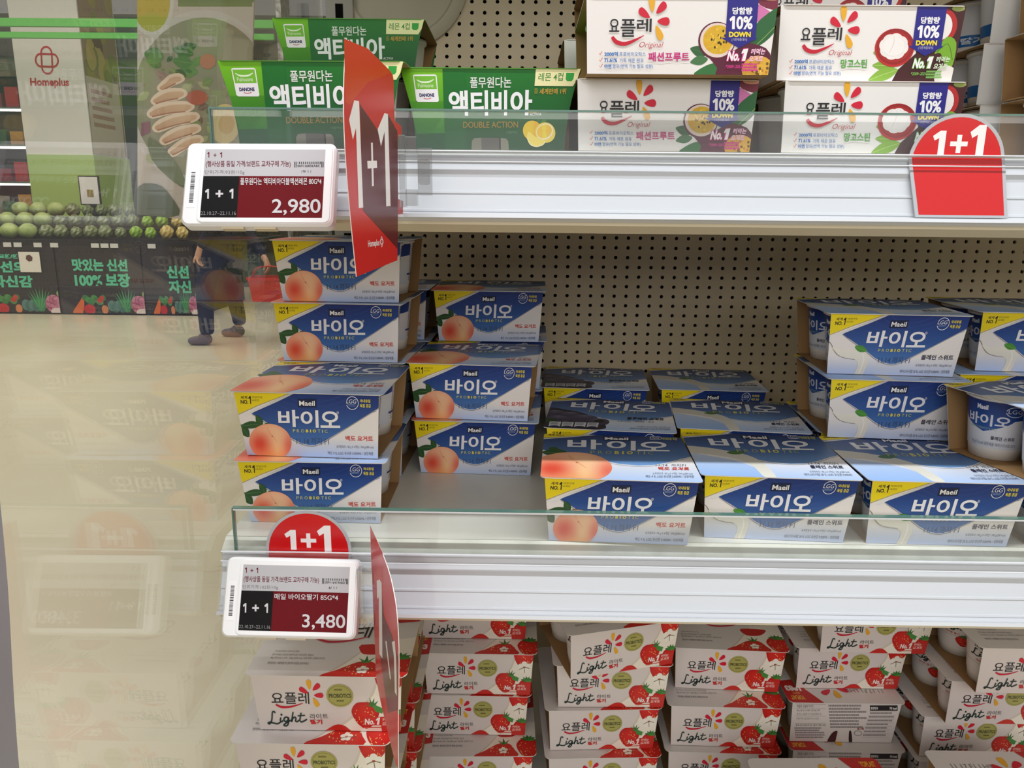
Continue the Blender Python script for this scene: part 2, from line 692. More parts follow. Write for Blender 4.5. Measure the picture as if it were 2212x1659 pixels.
def script_light(a, box, col, w):
    x0, y0, x1, y1 = box
    T = lambda P: [(x0 + u * (x1 - x0), y0 + v * (y1 - y0)) for u, v in P]
    for P in ([(.215, .12), (.195, .02), (.15, .04), (.130, .22), (.105, .52), (.065, .76), (.02, .86), (-.01, .80), (.04, .74), (.13, .80), (.23, .85), (.31, .74)],
              [(.34, .42), (.315, .60), (.335, .72), (.39, .62)],
              [(.53, .44), (.46, .40), (.41, .54), (.44, .70), (.50, .62), (.535, .43), (.51, .80), (.46, .99), (.385, .96), (.44, .82), (.59, .60)],
              [(.67, .04), (.63, .40), (.60, .73), (.63, .52), (.69, .40), (.72, .48), (.70, .66), (.745, .71), (.79, .60)],
              [(.87, .10), (.83, .45), (.815, .64), (.86, .73), (1.0, .55)]):
        a.stroke(T(P), w, col, 5)
        a.k -= .8
    a.stroke(T([(.77, .31), (.96, .28)]), w * .8, col)
    a.disc(*T([(.365, .22)])[0], w * .75, w * .75, col, 10)


# ------------------------------------------------------------------ blue "Bio" packs
NAVY, DEEP = (22, 44, 104), (16, 30, 66)
BLUE_T, BLUE_B = (20, 44, 112), (74, 120, 182)
OFFWHITE = (236, 230, 226)
BIO = dict(W=.132, Wb=.1225, D=.127, H=.0635, s=.009, lw=.1395, ld=.131)
LIT = dict(W=.135, Wb=.128, D=.132, H=.0620, s=.006, lw=.1445, ld=.138)
ORI = dict(W=.1455, Wb=.1405, D=.130, H=.0560, s=.004, lw=.1475, ld=.132)
ACT = dict(edge=(74, 140, 40), W=.148, Wb=.125, D=.124, H=.0655, s=.005, lw=.150, ld=.126, curve=True)


def front_quad(P):
    hs = math.hypot(P['s'], P['H'] - .0007) * 1000
    w, b = P['W'] * 500, P['Wb'] * 500
    return [(-w, hs), (w, hs), (b, 0), (-b, 0)]


def lid_quad(P):
    return [(-P['lw'] * 500, P['ld'] * 1000), (P['lw'] * 500, P['ld'] * 1000), (P['lw'] * 500, 0), (-P['lw'] * 500, 0)]


def bio_front(kind):
    a = Art([(65, 205), (2010, 235), (1985, 1028), (200, 1005)], front_quad(BIO))
    a.fill(grad(0, (184, 200, 234), 20, OFFWHITE))
    blue = [(850, 215), (2020, 228), (2020, 385), (1650, 600), (1330, 780), (1230, 835), (1140, 865), (1060, 868), (960, 848), (830, 790), (620, 660), (440, 560), (290, 482), (330, 455)]
    a.poly(blue, grad(240, BLUE_T, 860, BLUE_B))
    for i in range(6):                                              # ripples
        a.stroke([(930 - 105 * i, 232 + 42 * i), (1000 - 40 * i, 290 + 52 * i), (1180, 330 + 58 * i), (1400 + 45 * i, 292 + 52 * i), (1530 + 90 * i, 232 + 40 * i)], 5, (44, 76, 146), 4)
        a.k -= .8
    a.k += 1
    for P in ([(2020, 392), (1650, 606), (1330, 790), (1230, 846), (1140, 877), (1060, 880), (960, 860), (820, 798)], [(300, 488), (440, 572), (620, 672), (820, 798)]):
        a.stroke(P, 12, (158, 154, 156), 4)
        a.k -= .8
    a.k += 1
    a.poly([(40, 195), (850, 210), (640, 285), (380, 376), (90, 494)], (238, 214, 26))
    a.poly([(845, 205), (905, 218), (640, 335), (340, 455), (250, 502), (180, 499), (330, 428), (560, 336)], grad(205, (190, 186, 184), 500, (232, 230, 228)))
    a.stroke([(850, 214), (640, 290), (380, 382), (110, 494)], 8, (166, 150, 60))
    K = (28, 28, 24)
    a.text('세계', (155, 262, 246, 300), K, .02)
    a.text('NO.', (153, 312, 256, 360), K, .035)
    a.one((262, 262, 296, 360), K, .38)
    a.text('가장 많이 연구된', (310, 264, 452, 290), (56, 52, 20))
    a.text('LGG 유산균', (310, 300, 402, 326), (56, 52, 20))
    if kind == 'peach':
        leaf(a, (240, 775), (118, 618), .30)
        leaf(a, (420, 610), (125, 640), .16)
        leaf(a, (430, 640), (352, 500), .30)
        leaf(a, (440, 640), (525, 598), .25)
        peach(a, 528, 836, 290, 232)
    elif kind == 'plain':
        a.stroke([(60, 560), (150, 600), (230, 700), (300, 760), (420, 800), (560, 815)], [10, 12, 10, 8, 6], (150, 144, 136), 5)
        a.poly([(190, 650), (330, 690), (480, 680), (600, 690), (690, 720), (740, 800), (742, 900), (700, 1030), (590, 1030), (610, 930), (600, 850), (520, 800), (420, 790), (310, 760)], grad(650, (240, 236, 222), 1030, (222, 218, 208)), 4)
        a.stroke([(610, 720), (660, 760), (680, 850), (655, 1010)], [4, 14, 16, 8], (246, 244, 236), 4)
        leaf(a, (510, 640), (700, 700), .22, (78, 146, 58), (132, 188, 96))
    a.rect(930, 292, 1178, 394, DEEP)
    a.text('Maeil', (948, 314, 1158, 376), (244, 242, 240), .018)
    W = (238, 236, 238)
    a.text('바', (655, 428, 938, 640), W, .022, res=5)
    a.text('이', (960, 430, 1200, 645), W, .022, res=5)
    a.text('오', (1225, 440, 1490, 645), W, .022, res=5)
    a.stroke([(1462 + 13 * math.cos(t * .63), 456 + 16 * math.sin(t * .63)) for t in range(10)], 3.5, W, 0, True)
    a.text('R', (1457, 449, 1467, 463), W)
    Y1, Y2 = (214, 214, 120), (240, 220, 70)
    x = 848
    for i, ch in enumerate('PROBIOTIC'):
        w = (32, 34, 44, 34, 14, 46, 38, 12, 40)[i]
        a.text(ch, (x, 668, x + w, 706), Y2 if 3 <= i <= 5 else Y1, .05 if 3 <= i <= 5 else 0)
        a.k -= .8
        x += w + 22
    a.k += 1
    a.text('11.14 까지 F1', (890, 772, 1330, 862), (74, 80, 104), -.006)
    nm = {'peach': '백도 요거트', 'plain': '플레인 스위트', 'berry': '블루베리 요거트'}[kind]
    a.text(nm, (1480 if kind == 'plain' else 1555, 742, 1925, 806), (206, 62, 48) if kind == 'peach' else (30, 34, 66), .02)
    G = (108, 110, 122)
    a.text('농후발효유 / 85 g X 4개입 / 340 g(280 kcal)', (1430, 862, 1930, 902), G)
    a.text('백도 9 %, LGG 유산균 0.0004% / 냉장제품' if kind == 'peach' else '테이스티시럽 20 %, LGG 유산균 0.0004% / 냉장제품', (1310 if kind == 'peach' else 1230, 942, 1925, 985), G, .006)
    a.stroke([(1660 + 80 * math.cos(R(t)), 335 + 78 * math.sin(R(t))) for t in range(-150, 170, 12)], 7, W)
    a.text('LGG', (1580, 290, 1710, 340), W, .0, .15)
    a.lines(2, (1600, 352, 1722, 384), (150, 170, 210), 5, .3)
    a.text('국내유일', (1762, 288, 1900, 328), Y2, .02)
    a.text('독점 공급', (1762, 346, 1905, 390), Y2, .02)
    return a


def bio_lid(kind):
    P = BIO
    a = Art([(110, 635), (1165, 640), (1345, 985), (97, 950)], lid_quad(P), rrect(P['lw'] * 500, 0, P['ld'] * 1000, 5))
    a.fill(grad(0, (176, 202, 242), 55, OFFWHITE))
    a.poly([(300, 625), (1200, 630), (1290, 778), (1160, 806), (1050, 836), (940, 855), (820, 860), (680, 850), (540, 826), (300, 780), (85, 750), (95, 650)], grad(640, (26, 46, 98), 860, (112, 156, 208)))
    a.stroke([(1290, 784), (1160, 813), (1050, 843), (940, 862), (820, 867), (680, 857), (540, 833)], 5, (168, 170, 176), 4)
    a.poly([(90, 625), (480, 632), (300, 650), (90, 668)], (236, 212, 30))
    a.stroke([(490, 634), (310, 654), (92, 674)], 7, (206, 204, 202))
    a.text('세계 NO.1', (140, 638, 250, 650), (40, 40, 30), .03)
    if kind == 'peach':
        leaf(a, (230, 790), (150, 738), .35)
        leaf(a, (300, 780), (100, 772), .16)
        peach(a, 325, 880, 296, 112)
    elif kind == 'plain':
        a.poly([(80, 800), (260, 815), (430, 850), (540, 905), (590, 970), (80, 960)], grad(800, (190, 206, 232), 960, (150, 186, 238)), 3)
        a.poly([(80, 738), (250, 748), (400, 772), (520, 800), (600, 850), (650, 960), (560, 960), (515, 880), (425, 830), (250, 800), (80, 785)], grad(738, (200, 196, 186), 960, (226, 224, 214)), 4)
        leaf(a, (370, 784), (520, 776), .10, (70, 112, 60))
    else:
        a.poly([(80, 752), (260, 758), (420, 790), (560, 850), (640, 910), (600, 960), (80, 955)], (40, 40, 52), 3)
        for cx, cy, rx, ry in ((160, 800, 110, 34), (300, 815, 110, 34), (430, 850, 130, 44), (560, 880, 110, 42), (200, 862, 120, 40)):
            a.disc(cx, cy, rx, ry, lambda x, y, cx=cx, cy=cy, rx=rx, ry=ry: (58 + 60 * max(0, -(y - cy) / ry) * max(0, 1 - abs(x - cx) / rx), 56 + 56 * max(0, -(y - cy) / ry) * max(0, 1 - abs(x - cx) / rx), 80 + 54 * max(0, -(y - cy) / ry) * max(0, 1 - abs(x - cx) / rx)), 24, 4)
        a.disc(575, 868, 48, 17, (30, 28, 36), 16)
        leaf(a, (90, 870), (240, 900), .2, (34, 66, 40))
        for i in range(4):
            a.rect(140 + 112 * i, 888, 240 + 112 * i, 938, (206, 208, 214))
            a.k -= .8
        a.k += 1
        for i in range(4):
            a.lines(3, (150 + 112 * i, 894, 232 + 112 * i, 922), (60, 60, 76), i, .5)
            a.disc(190 + 112 * i, 938, 40, 10, (28, 44, 96), 14, 1, 0, 180, 360)
            a.k -= 1.6
        a.k += 2
    W = (226, 226, 230)
    a.rect(548, 648, 755, 676, DEEP)
    a.text('Maeil', (560, 652, 742, 672), W, .03)
    a.text('바', (282, 674, 540, 722 + 24), W, .022, res=5)
    a.text('이', (575, 676, 800, 750), W, .022, res=5)
    a.text('오', (815, 680, 1070, 752), W, .022, res=5)
    x = 455
    for i, ch in enumerate('PROBIOTIC'):
        w = (34, 36, 46, 36, 14, 48, 40, 12, 42)[i]
        a.text(ch, (x, 756, x + w, 778), (214, 208, 96) if 3 <= i <= 5 else (168, 176, 120), .04 if 3 <= i <= 5 else 0)
        a.k -= .8
        x += w + 22
    a.k += 1
    a.stroke([(955 + 52 * math.cos(R(t)), 652 + 13 * math.sin(R(t))) for t in range(-150, 170, 20)], 3, W)
    a.text('LGG', (915, 644, 985, 656), W)
    a.text('국내유일 독점', (1010, 645, 1130, 666), (200, 200, 110), .02)
    if kind == 'berry':
        a.text('블루베리 요거트', (820, 818, 1170, 846), (34, 34, 44), .03)
        a.text('11.10  까지  F3', (745, 858, 1080, 876), (110, 112, 118))
    else:
        a.text('11.14  까지F1', (960, 846, 1200, 868), (96, 100, 108))
        a.text('백도 요거트' if kind == 'peach' else '플레인 스위트', (960 if kind == 'plain' else 978, 870, 1228, 896), (206, 70, 56) if kind == 'peach' else (30, 40, 74), .025)
    a.text('농후발효유 / 85 g X 4개입 / 340 g(280 kcal)', (935, 912, 1255, 930), (120, 128, 142))
    a.text('백도 9 %, LGG 유산균 0.0004% / 냉장제품' if kind == 'peach' else '테이스티시럽 20 %, LGG 유산균 0.0004%', (880, 933, 1265, 953), (112, 120, 136), .006)
    return a


def bio_cup_label(kind):
    """paper label, 300 px of arc by 320 px of height"""
    q = [(-29, 47), (29, 47), (29, 0), (-29, 0)]
    a = Art([(0, 0), (300, 0), (300, 320), (0, 320)], q, [(-58, 0), (58, 0), (58, 47), (-58, 47)])
    band(a, -150, 450, 0, 320, grad(0, (232, 228, 224), 320, (214, 218, 226)), 40)
    band(a, -150, 450, 0, lambda x: 118 + 92 * max(0, 1 - abs(x - 90) / 130) ** .7 - 20 * max(0, (x - 220) / 150), grad(0, (20, 44, 112), 220, (42, 92, 168)), 50)
    W = (224, 224, 232)
    a.text('Maeil', (52, 26, 104, 60), W, .04)
    a.text('바이오', (0, 88, 205, 168), W, .025)
    a.text('PROBIOTIC', (22, 178, 150, 194), (150, 172, 150), .0)
    a.stroke([(215 + 38 * math.cos(R(t)), 55 + 34 * math.sin(R(t))) for t in range(-170, 180, 20)], 4, W)
    a.text('LGG', (185, 38, 245, 66), W)
    a.text({'peach': '백도 요거트', 'plain': '플레인 스위트', 'berry': '블루베리'}[kind], (128, 232, 238, 258), (40, 40, 64), .02)
    a.text('84 g(71 kcal) 냉장제품 테이스티시럽 20 %', (30, 278, 250, 306), (120, 126, 140))
    return a


def bio_cup_back():
    q = [(-30, 47), (30, 47), (30, 0), (-30, 0)]
    a = Art([(0, 0), (180, 0), (180, 320), (0, 320)], q)
    band(a, 0, 180, 0, 320, (226, 226, 226), 14)
    for i in range(9):
        a.lines(16, (16 + 11 * i, 16, 23 + 11 * i, 300), (112, 116, 130), i, .7)
        a.k -= .8
    a.k += 1
    for i in range(22):
        a.rect(130, 20 + 9 * i, 166, 20 + 9 * i + (3, 5, 2, 6)[i % 4], (40, 40, 46))
        a.k -= .8
    a.k += 1
    band(a, 0, 180, 232, 246, (32, 56, 122), 14)
    return a


# ------------------------------------------------------------------ white "Light" strawberry packs
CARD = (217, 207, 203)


def light_front():
    a = Art([(192, 368), (1092, 382), (1075, 690), (195, 672)], front_quad(LIT))
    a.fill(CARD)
    a.poly([(950, 360), (1120, 360), (1120, 700), (600, 700), (720, 640), (830, 560), (915, 470)], (238, 230, 216))
    a.stroke([(948, 380), (912, 476), (826, 566), (716, 644), (600, 700)], [10, 16, 16, 14, 10], (210, 200, 186), 3)
    strawberry(a, 1015, 395, 88, 1.1, 10, False, 2)
    for dx, dy in ((-32, -6), (0, -24), (32, -8), (20, 22), (-18, 24)):
        a.disc(1018 + dx, 480 + dy, 24, 20, (240, 236, 224), 10)
        a.k -= .8
    a.k += 1
    a.stroke([(975, 498), (1018, 482), (1062, 488)], 5, (120, 104, 70), 3)
    a.stroke([(1018, 482), (1024, 520)], 5, (120, 104, 70))
    a.poly([(588, 700), (640, 660), (685, 646), (732, 658), (762, 702)], (200, 44, 38), 2)
    strawberry(a, 1040, 640, 72, 1.0, 0, True, 5)
    strawberry(a, 862, 592, 76, 1.18, 0, False, 6)
    for an in (-175, -140, -105, -70, -35):
        x, y = 905, 545
        a.poly([(x - 10, y - 4), (x + 62 * math.cos(R(an)) * .8, y + 46 * math.sin(R(an)) - 4), (x + 10, y + 6)], (58, 116, 56))
        a.k -= .8
    for i in range(4):
        a.poly([(905, 540), (930 + 14 * i, 540 + 7 * i), (985 - 6 * i, 562 + 8 * i), (925, 556 + 6 * i)], (72, 140, 64))
        a.k -= .8
    a.k += 1
    a.poly([(845, 604), (1075, 604), (1070, 690), (960, 690), (955, 652), (845, 652)], (198, 52, 46))
    a.poly([(838, 662), (958, 662), (955, 668), (836, 668)], (206, 84, 74))
    a.text('No.', (852, 614, 914, 648), (240, 232, 228), .04, .15)
    a.poly([(936, 608), (952, 606), (943, 648), (928, 648), (936, 622), (924, 626), (926, 618)], (240, 232, 228))
    a.text('떠먹는', (966, 610, 1030, 630), (236, 190, 182), .03, .1)
    a.text('요거트', (962, 632, 1040, 654), (236, 190, 182), .03, .1)
    K = (36, 34, 38)
    a.text('요플레', (292, 466, 522, 530), K, .006, .06, res=4)
    a.stroke([(315, 532), (350, 546), (410, 544), (482, 526)], [10, 13, 10, 3], (196, 24, 52), 5)
    flower(a, 535, 482, 62, 58)
    a.disc(712, 485, 82, 62, (168, 164, 92), 32, 3)
    a.stroke([(712 + 72 * math.cos(R(t)), 485 + 53 * math.sin(R(t))) for t in range(0, 360, 15)], 2.5, (120, 116, 50), 0, True)
    a.text('PROBIOTICS', (646, 474, 780, 496), (52, 56, 34), .03)
    a.lines(1, (680, 448, 744, 458), (110, 108, 52), 2, .9)
    a.lines(1, (690, 508, 738, 518), (110, 108, 52), 4, .9)
    script_light(a, (252, 570, 495, 652), (34, 54, 50), 8.5)
    a.text('라이트', (515, 584, 628, 612), (66, 64, 66), .0)
    a.text('딸기', (513, 616, 588, 643), (200, 46, 46), .05)
    return a


def light_lid():
    P = LIT
    a = Art([(0, 0), (1000, 0), (1000, 950), (0, 950)], lid_quad(P), rrect(P['lw'] * 500, 0, P['ld'] * 1000, 7))
    a.fill((218, 211, 208))
    a.poly([(720, 560), (1010, 500), (1010, 960), (470, 960), (600, 800)], (238, 231, 218))
    a.stroke([(735, 560), (640, 730), (560, 850), (470, 950)], [8, 12, 14, 10], (206, 196, 182), 3)
    a.poly([(655, 600), (860, 600), (855, 650), (800, 700), (720, 712), (670, 690)], (192, 40, 38), 3)
    a.poly([(455, 965), (560, 880), (640, 815), (710, 782), (775, 800), (815, 870), (828, 965)], (204, 46, 38), 2)
    sd = random.Random(7)
    for i in range(22):
        x, y = sd.uniform(600, 800), sd.uniform(830, 940)
        a.disc(x, y, 4, 6, (240, 190, 120), 6)
        a.k -= .8
    a.k += 1
    for (x1, y1), cl in (((640, 800), (52, 108, 52)), ((668, 752), (74, 138, 62)), ((716, 722), (52, 108, 52)), ((772, 742), (74, 138, 62)), ((806, 790), (52, 108, 52))):
        a.poly([(708, 806), (x1, y1), (742, 800)], cl)
        a.k -= .8
    a.k += 1
    strawberry(a, 928, 846, 124, .82, 0, True, 8)
    for dx, dy in ((-22, -8), (0, -26), (24, -10), (14, 18), (-14, 18)):
        a.disc(715 + dx, 880 + dy, 17, 17, (244, 240, 228), 9)
        a.k -= .8
    a.k += 1
    a.stroke([(676, 900), (715, 882), (770, 876)], 5, (110, 96, 66), 3)
    T_ = (132, 126, 128)
    a.text('*저지방 발효유 (특정비교제품)', (110, 680, 270, 700), T_)
    a.text('딸기 8.45%, 유산균 300억 CFU 이상/컵당, 발효유', (108, 716, 372, 740), T_)
    a.text('80g (70 kcal) x 4개 - 320g (280 kcal), 냉장제품, 요플레 라이트', (106, 752, 455, 778), T_)
    a.text('영양정보는 개별제품 및 멀티팩 측면을 참조하세요.', (106, 808, 368, 834), T_, .01)
    # back half: red corner, petals, date, big name
    a.poly([(700, -10), (1010, -10), (1010, 300), (860, 330), (800, 180)], (190, 40, 38))
    a.text('YOPLAIT', (845, 40, 965, 100), (228, 168, 50), .04)
    a.text('SINCE', (870, 118, 930, 140), (228, 168, 50), .02)
    a.text('1983', (840, 160, 975, 240), (238, 228, 222), .06)
    flower(a, 555, 240, 120, 120)
    a.text('11.17.F1 LH9', (130, 150, 440, 200), (130, 126, 128), -.005)
    a.text('요플레', (300, 330, 690, 520), (36, 34, 38), .006, .05)
    a.stroke([(330, 530), (430, 575), (560, 560), (680, 510)], [18, 24, 18, 6], (196, 24, 52), 5)
    return a


def light_back():
    q = front_quad(LIT)
    a = Art([(215, 215), (1160, 228), (1055, 530), (140, 518)], q)
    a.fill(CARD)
    G = (92, 84, 84)
    a.text('제품명 요플레 라이트', (245, 240, 390, 262), G, .01)
    a.text('업소명 및 소재지 (주)빙그레', (240, 275, 440, 292), G, .01)
    a.text('경기도 남양주시 다산순환로 45', (236, 300, 450, 318), G)
    a.text('유통기한 (상단표기, 0~10도)', (228, 335, 425, 352), G)
    a.text('원유 82.74%(국산), 딸기시럽 14%', (215, 385, 482, 404), G, .01)
    G2 = (140, 131, 130)
    a.lines(5, (200, 410, 470, 500), G2, 9, .6)
    a.lines(8, (520, 240, 850, 425), G2, 10, .6)
    for y in (234, 268, 322, 378):
        a.stroke([(240 - (y - 234) * .2, y), (500 - (y - 234) * .1, y + 3)], 1.5, G)
        a.k -= .8
    a.k += 1
    a.rect(880, 245, 1120, 285, (44, 40, 42))
    a.text('영양정보', (886, 256, 950, 276), (232, 226, 222), .03)
    a.text('70 kcal', (1050, 258, 1112, 276), (232, 226, 222), .03)
    for i in range(7):
        a.lines(1, (878 - 12 * i, 296 + 28 * i, 1100 - 12 * i, 312 + 28 * i), G2, 30 + i, .7)
        a.k -= .8
    a.k += 1
    for i in range(8):
        a.stroke([(876 - 12 * i, 290 + 28 * i), (1112 - 12 * i, 290 + 28 * i)], 1.6, (150, 140, 140))
        a.k -= .8
    a.k += 1
    a.poly([(480, 525), (530, 455), (580, 436), (568, 480), (545, 528)], (70, 22, 28), 3)
    a.poly([(676, 526), (684, 445), (700, 436), (706, 470), (704, 526)], (50, 22, 28), 3)
    a.disc(762, 455, 36, 22, (150, 146, 146), 20)
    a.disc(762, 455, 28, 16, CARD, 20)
    a.text('빙그레', (760, 412, 815, 430), (150, 50, 46), .03)
    return a


def light_cup_label():
    q = [(-28, 46), (28, 46), (28, 0), (-28, 0)]
    a = Art([(0, 0), (280, 0), (280, 320), (0, 320)], q, [(-56, 0), (56, 0), (56, 46), (-56, 46)])
    band(a, -140, 420, 0, 320, (228, 222, 218), 40)
    flower(a, 170, 24, 26, 26)
    a.text('요플레', (75, 22, 160, 60), (36, 34, 38), .01)
    script_light(a, (60, 70, 220, 150), (30, 46, 44), 9)
    a.text('라이트 딸기', (90, 165, 170, 186), (196, 60, 60), .02)
    a.stroke([(0, 190), (90, 205), (200, 190), (280, 165)], 5, (206, 198, 190), 4)
    strawberry(a, 200, 240, 52, .95, 0, True, 3)
    return a


# ------------------------------------------------------------------ white "Original" packs
def ori_front(kind):
    a = Art([(120, 750), (1858, 757), (1790, 1445), (90, 1430)], front_quad(ORI))
    a.fill((232, 228, 226))
    pas = kind == 'passion'
    PUR = (92, 24, 52) if pas else (66, 26, 28)
    if pas:
        a.poly([(1640, 740), (1880, 740), (1870, 860), (1800, 870), (1690, 830)], (120, 40, 62), 2)
        a.disc(1790, 760, 90, 34, (206, 150, 120), 20)
        a.poly([(1660, 830), (1740, 860), (1790, 900), (1760, 950), (1650, 970)], (206, 116, 172), 3)
        a.poly([(1880, 840), (1700, 950), (1600, 1090), (1560, 1220), (1700, 1180), (1820, 1080), (1870, 960)], (42, 98, 54), 3)
        a.stroke([(1870, 980), (1740, 1110), (1620, 1220)], 5, (150, 176, 90))
        a.poly([(1090, 1450), (1200, 1360), (1330, 1330), (1440, 1340), (1420, 1450)], (52, 112, 58), 3)
        leaf(a, (1210, 1260), (1055, 1205), .30, (50, 96, 56))
        leaf(a, (1220, 1300), (1055, 1330), .26, (70, 116, 72))
        a.poly([(1180, 1200), (1450, 1230), (1560, 1160), (1700, 1180), (1800, 1250), (1800, 1460), (1320, 1460), (1310, 1380)], PUR, 2)
        a.disc(1300, 1140, 172, 166, PUR, 32)
        a.disc(1305, 1135, 160, 152, (226, 206, 196), 32)
        sd = random.Random(4)
        a.disc(1312, 1130, 140, 128, lambda x, y: (222 - 20 * ((x * 7 + y * 3) % 5) / 5, 160 + 20 * ((x + y) % 7) / 7, 40), 30, 5)
        for i in range(26):
            an, rr = sd.uniform(0, 6.28), sd.uniform(20, 115)
            a.disc(1312 + rr * math.cos(an), 1130 + rr * .9 * math.sin(an), 9, 12, ((60, 46, 20), (236, 190, 70))[i % 2], 8)
            a.k -= .8
        a.k += 1
        a.disc(1690, 1400, 150, 130, (222, 170, 60), 24, 4)
        for i in range(22):
            an, rr = sd.uniform(0, 6.28), sd.uniform(15, 115)
            a.disc(1690 + rr * math.cos(an), 1400 + rr * .85 * math.sin(an), 13, 14, ((110, 84, 20), (240, 206, 100), (190, 130, 40))[i % 3], 9)
            a.k -= .8
        a.k += 1
    else:
        a.poly([(1430, 740), (1880, 740), (1840, 1060), (1780, 1460), (1200, 1460), (1260, 1330), (1420, 1180)], PUR)
        a.disc(1785, 776, 62, 26, (146, 160, 84), 18)
        a.disc(1660, 930, 130, 150, (178, 40, 38), 28)
        a.disc(1640, 935, 104, 122, (232, 226, 224), 24)
        a.poly([(1600, 1180), (1700, 1030), (1800, 1080), (1790, 1280), (1740, 1330), (1660, 1180)], (118, 168, 44), 3)
        a.stroke([(1620, 1170), (1720, 1090), (1780, 1240)], 7, (70, 116, 40), 3)
        a.disc(1730, 1400, 110, 110, (226, 220, 214), 20)
        leaf(a, (1230, 1300), (1010, 1290), .22, (128, 172, 60), (180, 206, 120))
        leaf(a, (1260, 1330), (980, 1430), .20, (134, 176, 66), (180, 206, 120))
        leaf(a, (1250, 1220), (1010, 1170), .22, (120, 160, 60), (180, 206, 120))
        a.disc(1210, 1130, 190, 176, (186, 44, 40), 34)
        a.disc(1215, 1120, 178, 164, (150, 32, 36), 30)
        a.disc(1208, 1122, 158, 140, (168, 40, 40), 30)
        for i in range(8):
            an = i * .785 + .2
            a.disc(1202 + 72 * math.cos(an), 1118 + 58 * math.sin(an), 70, 64, (238 - 4 * (i % 2), 232 - 4 * (i % 2), 230 - 4 * (i % 2)), 20)
            a.k -= .8
        a.k += 1
        a.disc(1202, 1118, 104, 88, (240, 235, 233), 24)
        a.stroke([(1195, 1020), (1198, 1090), (1160, 1180)], [3, 7, 3], (214, 206, 204), 3)
    NV = (38, 34, 130)
    a.poly([(1396, 735), (1676, 735), (1658, 1112), (1680, 1116), (1508, 1204), (1338, 1112), (1378, 1112)], NV)
    W = (240, 238, 240)
    a.text('당함량', (1437, 850, 1618, 912), W, .035)
    a.one((1412, 926, 1462, 1038), W, .5)
    a.text('0%', (1475, 926, 1626, 1040), W, .035)
    a.text('DOWN', (1410, 1060, 1612, 1108), (236, 214, 34), .05)
    a.text('(기존제품대비)', (1436, 1116, 1580, 1146), (190, 188, 214))
    K = (34, 32, 36)
    a.text('요', (310, 950, 402, 1062), K, .012, .05, res=4)
    a.text('플', (412, 952, 548, 1106), K, .012, .05, res=4)
    a.text('레', (562, 948, 696, 1062), K, .012, .05, res=4)
    a.stroke([(335, 1105), (375, 1150), (450, 1165), (540, 1135), (628, 1092)], [30, 38, 34, 22, 4], (196, 20, 48), 5)
    flower(a, 712, 968, 122, 150)
    a.text('Original', (570, 1148, 785, 1212), (188, 30, 52), -.01, .35)
    B = (44, 110, 184)
    a.text('2000억', (258, 1236, 384, 1274), B, .03)
    a.text('프로바이오틱스', (396, 1238, 640, 1276), B)
    a.text('71.61%', (256, 1292, 374, 1328), B, .03)
    a.text('가득 채운 원유', (396, 1294, 620, 1332), B)
    a.text('아연', (252, 1346, 318, 1384), B, .03)
    a.text('함유(면역 기능 필요 성분)', (330, 1346, 706, 1388), B)
    for y in (1248, 1306, 1360):
        a.stroke([(208, y), (218, y + 14), (238, y - 16)], 5, (206, 70, 60))
        a.k -= .8
    a.k += 1
    if pas:
        a.text('패션프루트', (664, 1240, 1045, 1322), (196, 30, 120), .022)
    else:
        a.text('망고스틴', (700, 1234, 955, 1318), (90, 160, 70), .025)
    acc = (214, 60, 140) if pas else (120, 176, 84)
    a.text('No.', (1388, 1222, 1512, 1324), acc, .10, .2)
    a.text('1', (1528, 1206, 1572, 1324), acc, .09, .16)
    a.text('No.', (1394, 1228, 1508, 1318), W, .04, .2)
    a.poly([(1548, 1214), (1594, 1208), (1566, 1318), (1536, 1318), (1556, 1246), (1530, 1256), (1534, 1236)], W)
    a.text('떠먹는', (1616, 1208, 1748, 1262), (240, 190, 214) if pas else (206, 222, 190), .04, .2)
    a.text('요거트', (1596, 1272, 1728, 1326), (240, 190, 214) if pas else (206, 222, 190), .04, .2)
    a.text('*2009~2021', (1385, 1354, 1530, 1384), acc, .02, .1)
    a.lines(3, (1535, 1340, 1720, 1420), acc, 6, .7)
    return a


